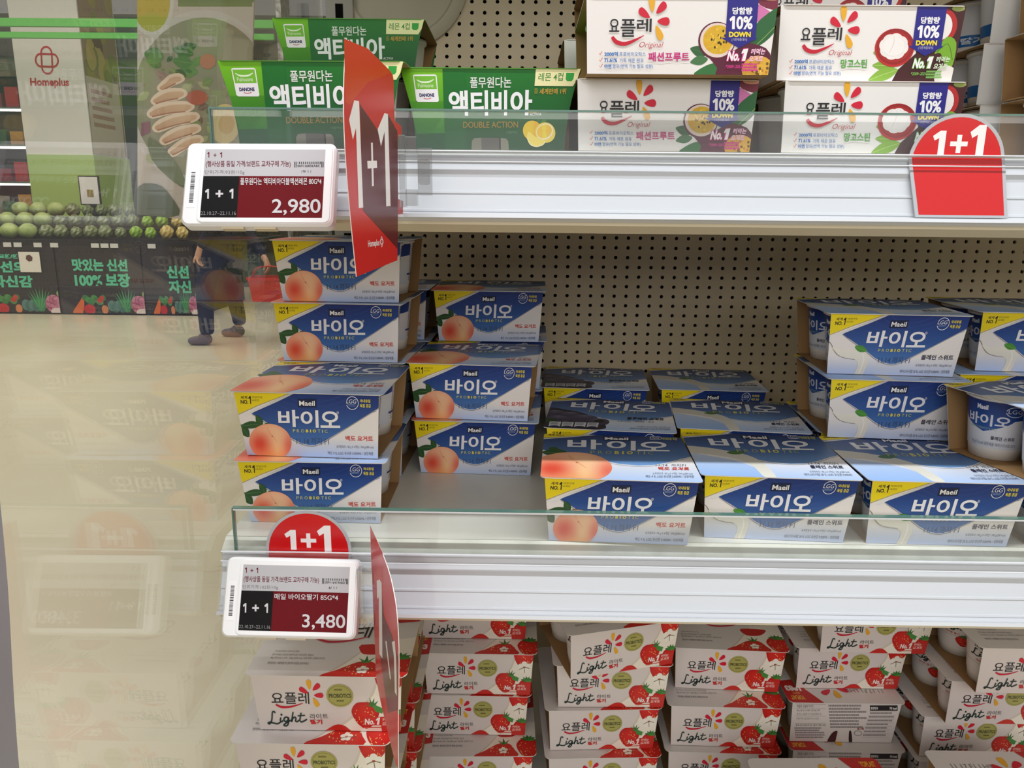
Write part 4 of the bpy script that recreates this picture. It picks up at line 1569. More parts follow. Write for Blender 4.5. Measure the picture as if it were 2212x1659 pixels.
# ------------------------------------------------------------------ electronic price tags
def price_tag(label, pos, w, h, roll, l1, l2, price, unit, code, code2, tilt=23):
    """pos = centre of the front face"""
    t = thing('price_tag', label, 'price tag', pos)
    t.rotation_euler = Matrix.Rotation(R(-tilt), 3, 'X').to_euler() if False else (R(-tilt), -roll, 0)
    k = w / .1107
    b = MB()
    out = rrect(w / 2, -h / 2, h / 2, .0055, 6)
    o2 = rrect(w / 2 - .0015, -h / 2 + .0015, h / 2 - .0015, .0050, 6)
    n = len(out)
    vs = [(x, .0075, z) for x, z in out] + [(x, -.0012, z) for x, z in out] + [(x, -.0030, z) for x, z in o2]
    fs = [(i, (i + 1) % n, n + (i + 1) % n, n + i) for i in range(n)] + [(n + i, n + (i + 1) % n, 2 * n + (i + 1) % n, 2 * n + i) for i in range(n)]
    fs += [tuple(range(n - 1, -1, -1)), tuple(range(2 * n, 3 * n))]
    b.add(vs, fs)
    ob = b.build('housing', TAGWHITE, t)
    # raised face plate around the screen
    b = MB()
    fx0, fx1 = -w / 2 + .0125, w / 2 - .0025
    b.prism([(x + (fx0 + fx1) / 2, z) for x, z in rrect((fx1 - fx0) / 2, -h / 2 + .0025, h / 2 - .0022, .004, 5)], -.0030, -.0038, 'y')
    b.build('face_plate', TAGWHITE, t)
    # two clips under the housing
    for cx in (-.018, .006):
        b = MB(); b.box(cx - .008, cx + .008, -.001, .005, -h / 2 - .0014, -h / 2 + .0005)
        b.build('clip', CREAM, t)
    # screen
    sw, sh = .0885 * k, .0525 * h / .064
    sx = .0035
    q = [(-sw * 500, sh * 1000), (sw * 500, sh * 1000), (sw * 500, 0), (-sw * 500, 0)]
    a = Art([(365, 210), (1945, 220), (1900, 1160), (305, 1155)], q)
    a.fill((186, 184, 188))
    a.rect(300, 585, 830, 1170, (20, 19, 20))
    a.poly([(818, 585), (1960, 592), (1960, 1170), (788, 1170)], (104, 16, 24))
    MR, K, G, W = (104, 18, 40), (40, 38, 42), (120, 118, 122), (206, 202, 206)
    a.one((388, 252, 416, 328), MR, .4); a.text('+', (470, 270, 512, 318), MR, .01); a.one((556, 254, 584, 330), MR, .4)
    a.text('(행사상품 동일 가격/브랜드 교차구매 가능)', (372, 374, 1490, 472), MR, .010)
    a.text(unit, (360, 502, 885, 566), G, -.006)
    for i in range(34):
        if i % 3 != 1: a.rect(1582 + 9 * i, 388, 1582 + 9 * i + (3, 5, 7)[i % 3], 420, K)
        a.k -= .8 if i % 3 != 1 else 0
    a.k += 1
    for x in (1538, 1556, 1892, 1910):
        a.rect(x, 388, x + 9, 466, K)
        a.k -= .8
    a.k += 1
    a.text(code, (1580, 430, 1875, 462), K)
    a.text(code2, (1636, 505, 1760, 538), K)
    a.one((368, 765, 420, 900), W, .42); a.text('+', (508, 782, 608, 880), W, .03); a.one((688, 762, 742, 898), W, .42)
    a.text('22.10.27~22.11.16', (318, 1075, 780, 1124), (150, 148, 150), -.004)
    a.text(l1, l2, W, .015)
    a.text(price, (1250, 905, 1885, 1125), W, .012, res=5)
    b = MB()
    y = -.00385
    b.add([(sx + s * sw / 2, y, zz) for s, zz in ((-1, -sh / 2), (1, -sh / 2), (1, sh / 2), (-1, sh / 2))], [(0, 1, 2, 3)], 0, (186, 184, 188))
    b.art(a, lambda x, yy, kk: (sx + x / 1000, y - .00003 - kk * LAY, yy / 1000 - sh / 2), 0)
    b.build('screen', mat_screen, t, fix=False)
    # barcode sticker on the left margin
    a = Art([(0, 0), (100, 0), (100, 560), (0, 560)], [(-3.4, 16), (3.4, 16), (3.4, -16), (-3.4, -16)])
    a.fill((246, 246, 248))
    rn = random.Random(len(label))
    yy = 70
    while yy < 480:
        hh = rn.choice((5, 7, 10, 16) if 90 < yy < 460 else (14, 16))
        a.rect(28, yy, 74, yy + hh, (60, 60, 66))
        a.k -= .8
        yy += hh + rn.choice((5, 7, 9))
    b = MB()
    cx = -w / 2 + .0068
    b.art(a, lambda x, yy, kk: (cx + x / 1000, -.00315 - kk * LAY, yy / 1000 - .003), 0)
    b.build('barcode_sticker', PRINT, t, fix=False)
    return t


mat_screen = print_mat('tag_screen', .5, .12)
price_tag('white electronic price tag reading 3,480 on the middle shelf rail', (-.1864, .578, EYE - .3188), .1107, .0640, -.0094,
          '매일 바이오딸기 85G*4', (835, 618, 1775, 705), '3,480', '단위가격:102원/10g', '009116419ABD', '6/ 1 /')
price_tag('white electronic price tag reading 2,980 on the eye level shelf rail', (-.1951, .590, EYE + .0123), .1125, .0656, .0057,
          '풀무원다논 액티비아더블액션레몬 80G*4', (832, 612, 1895, 708), '2,980', '단위가격:93원/10g', '069126836ABC', '19/ 1 /')


# ------------------------------------------------------------------ round 1+1 cards in the rails
def one_plus_one(label, x, P, L, top):
    """half-round card slipped behind the rail cover; drawn in the rail's sloping plane"""
    r = .0375
    t = thing('promotion_card', label, 'sign', (x, 0, 0))
    y0, z0 = P(0, .0018)
    y1, z1 = P(L, .0018)
    ty, tz = (y1 - y0) / L, (z1 - z0) / L

    def at(u, v, k=0):                                                # u right, v up from the rail top, mm
        yy, zz = P(-min(v, 0) / 1000, .0018 + k)
        zz += max(v, 0) / 1000
        return (u / 1000, yy, zz)
    rm = r * 1000
    arc = [(rm * math.cos(R(a_)), top - rm + rm * math.sin(R(a_))) for a_ in range(-4, 185, 6)]
    bx = rm - 2.0
    upper = [p for p in arc if p[1] > .01]
    ex = math.sqrt(max(rm * rm - (top - rm) ** 2, 0)) if top > rm else rm
    b = MB()
    for out in ([(ex, 0)] + upper + [(-ex, 0)], [(-ex, 0), (-rm, -2), (-bx, -L * 1000 + 4), (bx, -L * 1000 + 4), (rm, -2), (ex, 0)]):
        n = len(out)
        b.add([at(u, v) for u, v in out] + [at(u, v, -.0012) for u, v in out],
              [tuple(range(n)), tuple(range(2 * n - 1, n - 1, -1))] + [(i, n + i, n + (i + 1) % n, (i + 1) % n) for i in range(n)], 0, (178, 180, 184))
    a = Art([(0, 0), (1, 0), (1, -1), (0, -1)], [(0, 0), (1, 0), (1, -1), (0, -1)], [(-90, -90), (90, -90), (90, 90), (-90, 90)])
    a.H = lambda x_, y_: (x_, -y_)
    ri = rm - 2.6
    inner = [(ri * math.cos(R(a_)), top - rm + ri * math.sin(R(a_))) for a_ in range(-2, 183, 6)]
    ex = math.sqrt(max(ri * ri - (top - rm) ** 2, 0)) if top > rm else ri
    a.poly([(u, -v) for u, v in [(ex, 0)] + [p for p in inner if p[1] > .01] + [(-ex, 0)]], (204, 12, 18))
    a.k -= .8
    a.poly([(u, -v) for u, v in [(-ex, 0), (-ri, -2), (-ri + 2.0, -L * 1000 + 6), (ri - 2.0, -L * 1000 + 6), (ri, -2), (ex, 0)]], (204, 12, 18))
    W = (240, 236, 236)
    c = max(top - rm, .8)
    a.one((-20.5, -(c + 19.5), -10.5, -(c + 1)), W, .5)
    a.text('+', (-6.5, -(c + 16.5), 7, -(c + 3)), W, .03)
    a.one((8, -(c + 24), 20, -(c - .5)), W, .5)
    b.art(a, lambda x_, y_, k: at(x_, y_, .00004 + k * LAY), 0)
    o = b.build('card', GLOSSPRINT, t, fix=False)
    w_ = bmesh.new(); w_.from_mesh(o.data)
    bmesh.ops.remove_doubles(w_, verts=w_.verts, dist=2e-6)
    w_.to_mesh(o.data); w_.free()


one_plus_one('red half-round 1+1 sign standing behind the 3,480 price tag', -.1822, P_mid, L_mid, 39)
one_plus_one('red half-round 1+1 sign in the upper rail at the right', .3400, P_up, L_up, 33)


# ------------------------------------------------------------------ red flags sticking out from the rails
def flag(label, hinge, d, outline, layers, bend=0.0):
    t = thing('shelf_flag', label, 'sign', hinge)
    d = Vector((d[0], d[1], 0)).normalized()
    nrm = Vector((-d.y, d.x, 0))                                      # side the printing faces
    if nrm.y > 0 and False: nrm = -nrm

    def at(a, z, k=0.0):
        q = d * (a / 1000) + nrm * (k + bend * (a / 100.0) ** 2 * .01)
        return (q.x, q.y, z / 1000)
    side = layers.get('side', 1)
    b = MB()
    n = len(outline)
    tr = tessellate_polygon([[Vector((p[0], p[1], 0)) for p in outline]])
    b.add([at(u, v, 0) for u, v in outline] + [at(u, v, -.0006 * side) for u, v in outline],
          [tuple(q) for q in tr] + [tuple(n + i for i in q) for q in tr], 0, (200, 36, 34))
    b.add([at(u, v, 0) for u, v in outline] + [at(u, v, -.0006 * side) for u, v in outline], [(i, n + i, n + (i + 1) % n, (i + 1) % n) for i in range(n)], 0, (236, 224, 220))
    xs = [p[0] for p in outline]; zs = [p[1] for p in outline]
    box = [(min(xs) - 1, min(zs) - 1), (max(xs) + 1, min(zs) - 1), (max(xs) + 1, max(zs) + 1), (min(xs) - 1, max(zs) + 1)]
    a = Art([(0, 0), (1, 0), (1, 1), (0, 1)], [(0, 0), (1, 0), (1, 1), (0, 1)], box)
    for poly_, col in layers['polys']: a.poly(poly_, col)
    if 'text' in layers:
        tx, (x0, z0, x1, z1) = layers['text']
        a.text(tx, (x0, z0, x1, z1), (236, 214, 210), .03)
    if 'logo' in layers:
        cx, cz, s_ = layers['logo']
        for ax, az in ((1, 2.0), (2.0, 1)):
            a.stroke([(cx + s_ * .55 * ax * math.cos(R(q)), cz + s_ * .55 * az * math.sin(R(q))) for q in range(0, 360, 24)], s_ * .22, (236, 214, 210), 0, True)
    b.art(a, lambda x_, y_, k: at(x_, y_, side * (.00006 + k * LAY)), 0)
    b.build('card', GLOSSPRINT, t, fix=False)
    return t


RED, MAROON, FW = (206, 34, 34), (96, 30, 34), (240, 232, 228)
up_out = smooth([(93.9, 97.9), (101.4, 85.2), (106.5, 55), (105.9, 23.6), (101.8, -8.0), (95.0, -46.9)], 3, False) + \
    smooth([(8.7, -42.0), (4.8, -7.9)], 2, False) + [(-8, -7.6), (-9, 2), (3.1, 3.5), (.6, 47.5), (-9, 51), (-8, 57), (7.1, 59.1)] + smooth([(7.7, 86.5), (18.1, 93.1), (93.9, 97.9)], 3, False)[:-1]
flag('red 1+1 shelf flag pointing out of the eye level rail', (-.0928, .6, EYE), (-.1555, -.9878), up_out, dict(side=1, polys=[
    ([(102, 97), (104, 60), (96, 60), (62, 78), (25, 88), (12, 92), (60, 99)], (206, 60, 22)),
    ([(78.6, 62.5), (45.8, 49.5), (22.6, 62.3), (1.5, 52.5), (7, -33.7), (79.7, -4.4)], MAROON),
    ([(88.6, 63.4), (80.0, 63.9), (78.9, -2.7), (87.2, -3.0), (87.2, 46.8), (93.4, 39.1), (98.7, 50.7)], FW),
    ([(30.2, 62.2), (22.6, 62.3), (22.0, -1.6), (31.8, -1.9), (31.2, 49.7), (39.5, 39.1), (45.8, 49.8)], FW),
    ([(59.9, 39.9), (56.5, 40.2), (57.0, 11.7), (60.8, 11.4)], FW),
    ([(68.4, 27.7), (49.4, 28.9), (49.2, 24.1), (68.2, 22.7)], FW)],
    text=('Homeplus', (72, -24.5, 49.0, -30.2)), logo=(44.0, -26.5, 3.2)))
low_out = smooth([(8, 60), (5, 30), (6, -20), (8, -50), (8, -70), (28, -82), (66, -92), (86, -96)], 3, False) + smooth([(97, -92), (100.5, -52), (106, -20), (110.6, 18), (107, 42), (98, 54), (79, 63), (40, 66), (14, 64)], 3, False)
flag('red 1+1 shelf flag seen almost edge on below the middle shelf', (-.1223, .590, EYE - .3237), (.3543, -.9351), low_out, dict(side=-1, polys=[
    ([(2, 70), (60, 70), (50, 40), (30, 20), (2, 25)], (206, 44, 40)),
    ([(46, 36), (56, 12), (84, 14), (108, 8), (100, -40), (60, -70), (32, -36)], MAROON),
    ([(28, 29), (42, 37), (50.7, 38), (43, -32), (29, -36), (35, 18), (27, 12)], FW),
    ([(86, 8), (98, 16), (101, 2), (100, -28), (92, -30), (93, 0)], FW),
    ([(59, -7), (64, -4), (78, -28), (74, -31)], FW)]))


def flag_clip(label, pos, rotz, h):
    """clear snap-on holder: ribbed spine, two lugs, back plate"""
    t = thing('sign_clip', label, 'clip', pos, rotz)
    b = MB(); b.box(-.003, .0015, -.004, .004, -h / 2, h / 2); b.build('spine', CLIPCLEAR, t)
    for z in (h / 2 - .007, -h / 2 + .007):
        b = MB(); b.box(.0016, .010, -.004, .005, z - .006, z + .006); b.build('lug', CLIPCLEAR, t)
    b = MB(); b.box(.0102, .021, .002, .004, -h * .33, h * .33); b.build('back_plate', CLIPCLEAR, t)
    b = MB(); b.prism([(x + .0150, z) for x, z in rrect(.0045, -h * .18, h * .18, .002, 4)], .0005, .0018, 'y'); b.build('snap_window', CLIPCLEAR, t)


flag_clip('clear plastic clip holding the upper red flag on the rail', (-.0885, .596, EYE + .0235), 0, .052)
flag_clip('clear plastic clip holding the lower red flag on the rail', (-.1290, .583, EYE - .3200), 0, .052)

# ------------------------------------------------------------------ the shop beyond the glass
b = MB()
b.add([(-16, -4, 0), (8, -4, 0), (8, 16, 0), (-16, 16, 0)], [(0, 1, 2, 3)])
fl = mat('floor_vinyl', (218, 208, 180), .28, 0, .45, (.9, (206, 194, 164), .35, .75))
structure(b, 'floor', fl)
b = MB()
b.box(-16, 8, 13.2, 13.3, 0, 4.2)
structure(b, 'wall_far', mat('far_wall_paint', (120, 126, 112), .7))

# black produce stand: three front boards with print, wire edge, price tickets
SY = 8.88
st = thing('produce_stand', 'long black produce stand with green slogans and printed vegetables on its front', 'stand', (-5.4, SY, 0))
b = MB()
b.box(-2.6, 1.66, .02, 1.5, .012, .86)
b.build('cabinet', mat('stand_black', (38, 34, 32), .6), st)
for y0, y1, z in ((9.20, 9.48, .98), (9.481, 9.88, 1.10)):
    b = MB(); b.box(-7.95, -3.78, y0, y1, .861, z)
    tag(b.build('display_step', bpy.data.materials['stand_black']), ('lower' if z < 1 else 'upper') + ' black step on the produce stand carrying the ' + ('middle' if z < 1 else 'back') + ' row of vegetables', 'step')



def veg_board(words, w):
    a = Art([(0, 0), (640, 0), (640, 540), (0, 540)], [(-w * 500, 800), (w * 500, 800), (w * 500, 0), (-w * 500, 0)])
    a.fill((52, 46, 42))
    TE = (92, 196, 156)
    for tx, bx in words: a.text(tx, bx, TE, .045)
    x0 = -40
    for k in range(2):
        x = x0 + k * 640
        a.poly([(x + 130, 520), (x + 190, 440), (x + 215, 400), (x + 220, 430), (x + 200, 540), (x + 130, 540)], (216, 106, 48), 2)
        for i in range(7):
            a.disc(x + 230 + 22 * i, 420 + 16 * (i % 3), 26, 24, ((60, 120, 62), (78, 140, 70))[i % 2], 10)
            a.k -= .8
        a.k += 1
        a.disc(x + 255, 510, 44, 40, (190, 44, 44), 18)
        a.disc(x + 340, 440, 22, 20, (184, 52, 40), 12)
        a.disc(x + 356, 420, 18, 18, (196, 60, 46), 12)
        a.disc(x + 372, 510, 26, 34, (206, 130, 80), 14)
        for i in range(4):
            a.disc(x + 430 + 26 * i, 480 + 10 * (i % 2), 34, 44, ((88, 128, 120), (70, 110, 100))[i % 2], 14)
            a.k -= .8
        a.k += 1
        for i in range(9):
            an = R(-150 + 15 * i)
            a.poly([(x + 530, 530), (x + 540 + 110 * math.cos(an), 430 + 90 * math.sin(an)), (x + 560, 530)], ((56, 130, 84), (80, 156, 96))[i % 2])
            a.k -= .8
        a.k += 1
        a.disc(x + 640, 470, 66, 72, lambda u, v, x=x: (156 + 40 * (((u * 3 + v) // 9) % 2), 70 + 60 * (((u * 3 + v) // 9) % 2), 110 + 40 * (((u * 3 + v) // 9) % 2)), 22, 6)
        a.disc(x + 660, 530, 50, 30, (222, 206, 206), 16)
        a.disc(x + 690, 388, 24, 24, (150, 164, 110), 14)
        a.disc(x + 725, 404, 24, 24, (168, 180, 128), 14)
    return a


for cx, w, words in ((-.47, 1.0, [('100% 교환/환불', (120, 86, 420, 120)), ('신선의', (130, 140, 420, 230)), ('자신감', (150, 250, 460, 345))]),
                     (.54, .98, [('맛있는 신선', (118, 116, 536, 212)), ('100% 보장', (124, 226, 546, 334))]),
                     (1.345, .59, [('신선', (290, 160, 570, 260)), ('자신', (300, 276, 585, 376))])):
    b = MB()
    b.box(-w / 2, w / 2, 0, .016, 0, .80, 0, (52, 46, 42))
    b.art(veg_board(words, w), lambda x, y, k: (x / 1000, -.002 - k * .0002, y / 1000), 0)
    o = b.build('front_board', MATTPRINT, st, fix=False)
    o.location = (cx, 0, .02)
b = MB()
b.box(-2.6, 1.66, -.012, .03, .81, .8605)
b.build('wire_edge', mat('stand_edge', (30, 28, 26), .5), st)
for i, x in enumerate((-.48, -.36, -.13, .06, .53, .64, .75, 1.18)):
    b = MB(); b.box(x - .045, x + .045, -.020, -.013, .775, .825)
    b.build('shelf_ticket', mat('ticket_white', (206, 206, 200), .5) if i == 0 else bpy.data.materials['ticket_white'], st)
b = MB()
b.prism([(-.36, .47), (-.12, .47), (-.12, .70), (-.36, .70)], -.028, -.022, 'y', 0, (226, 220, 208))
b.prism([(-.28, .62), (-.25, .59), (-.21, .60), (-.20, .64), (-.23, .67), (-.27, .66)], -.0295, -.028, 'y', 0, (92, 60, 50))
o = b.build('recipe_card', MATTPRINT)
o.location = (-5.4, SY, .02)
tag(o, 'small white card with a dish photo hanging on the produce stand front', 'card')

# produce heaped on the stand
SHOPGREEN = mat('pale_cabbage_leaf', (176, 190, 120), .5, 0, .4, (9, (120, 146, 76), .35, .7))
BAGGREEN = mat('bagged_greens', (140, 150, 100), .15, 0, .8, (14, (84, 98, 60), .3, .7))
BAGLIME = mat('bagged_lime_leaf', (164, 200, 70), .15, 0, .7, (12, (92, 140, 40), .3, .7))
BAGGOLD = mat('bagged_sprouts', (232, 214, 146), .15, 0, .7, (16, (188, 160, 84), .3, .7))
rn = random.Random(11)


def lump(name, m, seed, kind):
    r_ = random.Random(seed)
    ph = [r_.uniform(0, 6.28) for _ in range(6)]
    b = MB()
    if kind == 'cabbage':
        b.ball((0, 0, .085), .10, nu=20, nv=12, sc=(1, 1, .85), wob=lambda a, t: 1 + .05 * math.sin(3 * a + ph[0]) * math.sin(t) + .04 * math.sin(5 * a + 3 * t + ph[1]))
    else:
        b.ball((0, 0, .078), .062, nu=36, nv=20, sc=(1, 1.35, 1.1), wob=lambda a, t: 1 + .10 * math.sin(3 * a + ph[0]) * math.sin(t) + .09 * math.sin(7 * a + 4 * t + ph[1]) + .07 * math.sin(9 * t + 5 * a + ph[2]) + .05 * math.sin(17 * a + 11 * t + ph[3]))
    lo = min(p[2] for p in b.v) - .001
    b.v = [(p[0], p[1], p[2] - lo) for p in b.v]
    me = b.mesh(name, m, True)
    return me


cab = lump('cabbage', SHOPGREEN, 1, 'cabbage')
bags = {k: [lump('bag', m, s, 'bag') for s in (2, 3, 4)] for k, m in (('g', BAGGREEN), ('l', BAGLIME), ('y', BAGGOLD))}


def produce(name, me, x, y, z, s, rz, label, cat, group):
    o = link(name, me)
    o.location = (x, y, z); o.rotation_euler = (0, 0, rz); o.scale = (s, s, s)
    return tag(o, label, cat, group)


TIER = ((9.03, .862), (9.34, .982), (9.63, 1.102))
for r_, (y, z) in enumerate(TIER):
    for i in range(3):
        produce('cabbage', cab, -6.17 + .215 * i, y + .03, z, 1.0, rn.uniform(0, 6), 'pale green round cabbage in the heap at the stand\'s left', 'cabbage', 'cabbages on the produce stand')
    for i in range(6):
        produce('bagged_greens', bags['g'][(i + r_) % 3], -5.51 + .172 * i, y, z, (1.0, .92, 1.05)[(i * 2 + r_) % 3], 0.3 * ((i % 3) - 1), 'clear bag of dark leafy greens heaped on the produce stand', 'vegetables', 'bagged greens on the produce stand')
    for i in range(2):
        produce('bagged_lettuce', bags['l' if r_ < 2 else 'g'][(i + r_) % 3], -4.47 + .172 * i, y, z, (.98, .92, 1.02)[(i + r_) % 3], .2 * i, 'bag of bright lime green leaves beside the bean sprouts' if r_ < 2 else 'bag of dark leaves in the top row beside the green pillar base', 'vegetables', 'bagged lettuce on the produce stand')
    for i in range(2):
        produce('bagged_sprouts', bags['y'][(i + r_) % 3], -4.11 + .178 * i, y, z, (1.05, 1.0, .95)[(i + r_) % 3], .3 * i, 'bag of pale yellow bean sprouts at the stand\'s right end', 'vegetables', 'bagged sprouts on the produce stand')

# wrapped pillar behind the stand
px, py = -6.25, 10.75
pil = thing('display_pillar', 'square pillar wrapped in white with a red clover logo, light green below', 'pillar', (px, py, 0))
b = MB()
b.box(-.45, .45, 0, .94, 1.90, 4.3, 0, (226, 224, 214))
a = Art([(17, 80), (190, 80), (205, 330), (35, 330)], [(-450, 1480), (450, 1480), (450, 0), (-450, 0)])
RD = (186, 44, 44)


def clover(A, cx, cy, s, w, col):
    for hx, hy in ((.5, 1.05), (1.05, .5)):
        pts = []
        L = max(hx, hy) - min(hx, hy)
        for i in range(24):
            t = 2 * math.pi * i / 24
            x, y = .5 * math.cos(t), .5 * math.sin(t)
            if hx > hy: x += L if x > 0 else -L
            else: y += L if y > 0 else -L
            pts.append((cx + x * s, cy + y * s))
        A.stroke(pts, w, col, 0, True)


clover(a, 103, 131, 27, 4.2, RD)
a.text('Homeplus', (57, 168, 156, 190), RD, .03)
b.art(a, lambda x, y, k: (x / 1000, -.003 - k * .0005, 1.91 + y / 1000), 0)
b.build('wrap', MATTPRINT, pil, fix=False)
b = MB()
b.box(-.44, .47, -.02, .95, 0, 1.90)
b.build('green_base', mat('pillar_green', (170, 200, 108), .6), pil)
a = Art([(0, 0), (80, 0), (80, 300), (0, 300)], [(0, 2300), (900, 2300), (900, 0), (0, 0)])
a.fill((150, 130, 90))
for i in range(26):
    r2 = random.Random(i)
    x, y = r2.uniform(6, 74), r2.uniform(4, 200)
    a.disc(x, y, 10, 20, (r2.choice(((160, 150, 60), (128, 134, 52), (184, 168, 84), (110, 84, 48)))), 14, 2, r2.uniform(-25, 25))
    a.k -= .8
a.k += 1
a.rect(-5, 170, 76, 300, (206, 198, 170))
a.lines(5, (8, 190, 60, 260), (170, 130, 100), 4, .5)
b = MB()
b.art(a, lambda x, y, k: (.453 + k * .0005, .02 + x / 1000, 1.92 + y / 1000), 0)
b.build('fruit_photo', MATTPRINT, pil, fix=False)
for z in (3.205, 3.335):
    b = MB()
    b.box(-8.4, -3.0, 9.9, 9.96, z, z + (.065 if z < 3.3 else .09))
    o = b.build('green_light_rail', mat('rail_green', (92, 178, 78), .5) if z < 3.3 else bpy.data.materials['rail_green'])
    tag(o, ('lower' if z < 3.3 else 'upper') + ' green rail hung across the aisle before the white pillar', 'rail')
b = MB()
b.box(-.13, .13, 0, .02, 0, .36, 0, (60, 56, 52))
b.box(-.115, .115, -.004, 0, .015, .345, 0, (226, 222, 216))
b.box(-.03, .05, -.007, -.004, .10, .19, 0, (150, 130, 70))
o = b.build('recipe_picture', MATTPRINT)
o.location = (-5.46, 9.95, 1.245)
tag(o, 'small framed recipe photo standing before the light green pillar base', 'picture')
b = MB()
b.box(-.06, .06, 0, .06, 0, .384)
o = b.build('recipe_stand', bpy.data.materials['stand_black'])
o.location = (-5.46, 9.95, .8605)
tag(o, 'short black stand under the framed recipe photo', 'stand')

# chilled cabinets along the far wall
cabm = mat('far_cabinet', (70, 84, 72), .5)
GOODS = [mat('goods_%d' % i, c, .5) for i, c in enumerate(((196, 60, 60), (226, 214, 190), (60, 110, 66), (200, 150, 70), (110, 130, 150), (150, 60, 74)))]
LAMP = bpy.data.materials.new('shelf_lamp'); LAMP.use_nodes = True
e = LAMP.node_tree.nodes['Principled BSDF']
e.inputs['Emission Color'].default_value = (1, .97, .88, 1); e.inputs['Emission Strength'].default_value = 5.0
n_ = 0
for cx in (-10.1, -7.55, -3.95):
    cb = thing('display_cabinet', ('wall display cabinet at the far left', 'wall display cabinet just left of the white pillar', 'wall display cabinet right of the white pillar')[(-10.1, -7.55, -3.95).index(cx)], 'cabinet', (cx, 12.2, 0))
    b = MB()
    b.box(-1.25, 1.25, .9, 1.0, 0, 3.4); b.box(-1.25, -1.2, 0, .9, 0, 3.4); b.box(1.2, 1.25, 0, .9, 0, 3.4); b.box(-1.2, 1.2, -.1, .9, 0, .5); b.box(-1.2, 1.2, 0, .9, 3.2, 3.4)
    b.build('carcass', cabm, cb)
    for z in (1.0, 1.55, 2.1, 2.65):
        b = MB(); b.box(-1.2, 1.2, .1, .9, z, z + .03); b.build('shelf', cabm, cb)
        b = MB(); b.box(-1.15, 1.15, .08, .10, z - .03, z); b.build('shelf_lamp', LAMP, cb)
        for i in range(9):
            g = MB()
            h_ = rn.uniform(.18, .36)
            g.box(-.10, .10, -.14, .14, 0, h_)
            g.box(-.085, .085, -.145, -.14, h_ * .3, h_ * .7)
            o = g.build('grocery_box', GOODS[n_ % 6])
            n_ += 1
            o.location = (cx - 1.04 + .26 * i, 12.2 + .28, z + .031)
            tag(o, 'small blurred grocery box in a row on the far wall cabinets', 'box', 'groceries on the far wall cabinets')

# salad poster hanging by the end of the shelves
pw, ph = .56, .90
po = thing('salad_poster', 'hanging poster of a chicken salad bowl beside the glass panel', 'poster', (-1.217, 3.0, EYE - .024))
po.rotation_euler = (0, R(5.7), 0)
a = Art([(297, 0), (540, 0), (540, 463), (297, 463)], [(-250, 710), (156, 753), (158, -6), (-250, -50)],
        [(-250, -50), (170, -50), (170, 800), (-250, 800)])
a.rect(280, -100, 560, 480, (200, 188, 174))
a.rect(385, -60, 545, 14, (118, 134, 70))
a.rect(385, -60, 560, 5, (110, 128, 66))
a.disc(440, 210, 165, 190, (206, 198, 188), 40)
a.disc(440, 208, 152, 172, (150, 146, 118), 40)
a.disc(330, 10, 46, 66, (210, 206, 196), 26)
a.disc(328, 6, 40, 60, lambda x, y: (196 - 20 * (y > 30), 172 + 4 * (y > 30), 40), 24, 4)
sd = random.Random(8)
for i in range(46):
    x, y = sd.uniform(312, 492), sd.uniform(150, 335)
    leaf(a, (x, y), (x + sd.uniform(-30, 30), y + sd.uniform(-22, 22)), sd.uniform(.2, .4), sd.choice(((126, 150, 84), (176, 180, 132), (150, 120, 104), (104, 124, 70), (170, 176, 110), (120, 92, 84))), (190, 194, 150))
    a.k -= 1.6
a.k += 2
for i in range(16):
    x, y = sd.uniform(345, 425), sd.uniform(100, 150)
    leaf(a, (x, y), (x + sd.uniform(-46, 46), y + sd.uniform(-26, 20)), sd.uniform(.25, .4), sd.choice(((52, 92, 36), (66, 112, 42), (84, 130, 56), (104, 146, 70))), (130, 168, 90))
    a.k -= 1.6
a.k += 2
for i, (x0, y0, x1, y1) in enumerate(((340, 176, 402, 164), (326, 204, 408, 196), (318, 232, 424, 224), (330, 262, 436, 246), (346, 290, 440, 272), (364, 316, 446, 296))):
    a.poly([(x0, y0 + 8), (x0 + 16, y0 - 10), ((x0 + x1) / 2, (y0 + y1) / 2 - 15), (x1 - 8, y1 - 10), (x1, y1 + 4), (x1 - 22, y1 + 15), ((x0 + x1) / 2, (y0 + y1) / 2 + 13), (x0 + 14, y0 + 19)], (238, 214, 186), 3)
    a.poly([(x0 + 6, y0 + 8), (x0 + 20, y0 - 2), ((x0 + x1) / 2, (y0 + y1) / 2 - 7), (x1 - 12, y1 - 4), (x1 - 8, y1 + 4), (x1 - 24, y1 + 11), ((x0 + x1) / 2, (y0 + y1) / 2 + 9), (x0 + 18, y0 + 14)], grad(y0 - 16, (222, 184, 146), y0 + 18, (196, 146, 104)), 3)
    a.stroke([(x0 + 12, y0 + 14), ((x0 + x1) / 2, (y0 + y1) / 2 + 10), (x1 - 20, y1 + 11)], 3, (170, 108, 70), 3)
a.disc(430, 205, 24, 16, (186, 96, 70), 16)
a.disc(452, 128, 18, 16, (196, 120, 96), 14)
for i in range(6):
    a.stroke([(306, 262 + 5 * i), (326, 258 + 4 * i)], 4, (150, 90, 110))
    a.k -= .8
a.k += 1
a.disc(492, 262, 34, 44, (226, 200, 132), 22)
a.disc(496, 262, 18, 22, (214, 172, 90), 18)
a.poly([(325, 290), (380, 340), (410, 400), (380, 390), (330, 340)], (112, 122, 84), 3)
a.poly([(300, 400), (345, 396), (372, 420), (392, 465), (300, 465)], (96, 104, 84), 3)
b = MB()
b.box(-.250, .170, .0, .012, -.05, .80, 0, (200, 188, 174))
b.art(a, lambda x, y, k: (x / 1000, -.0005 - k * .00006, y / 1000), 0)
b.build('poster_board', MATTPRINT, po, fix=False)
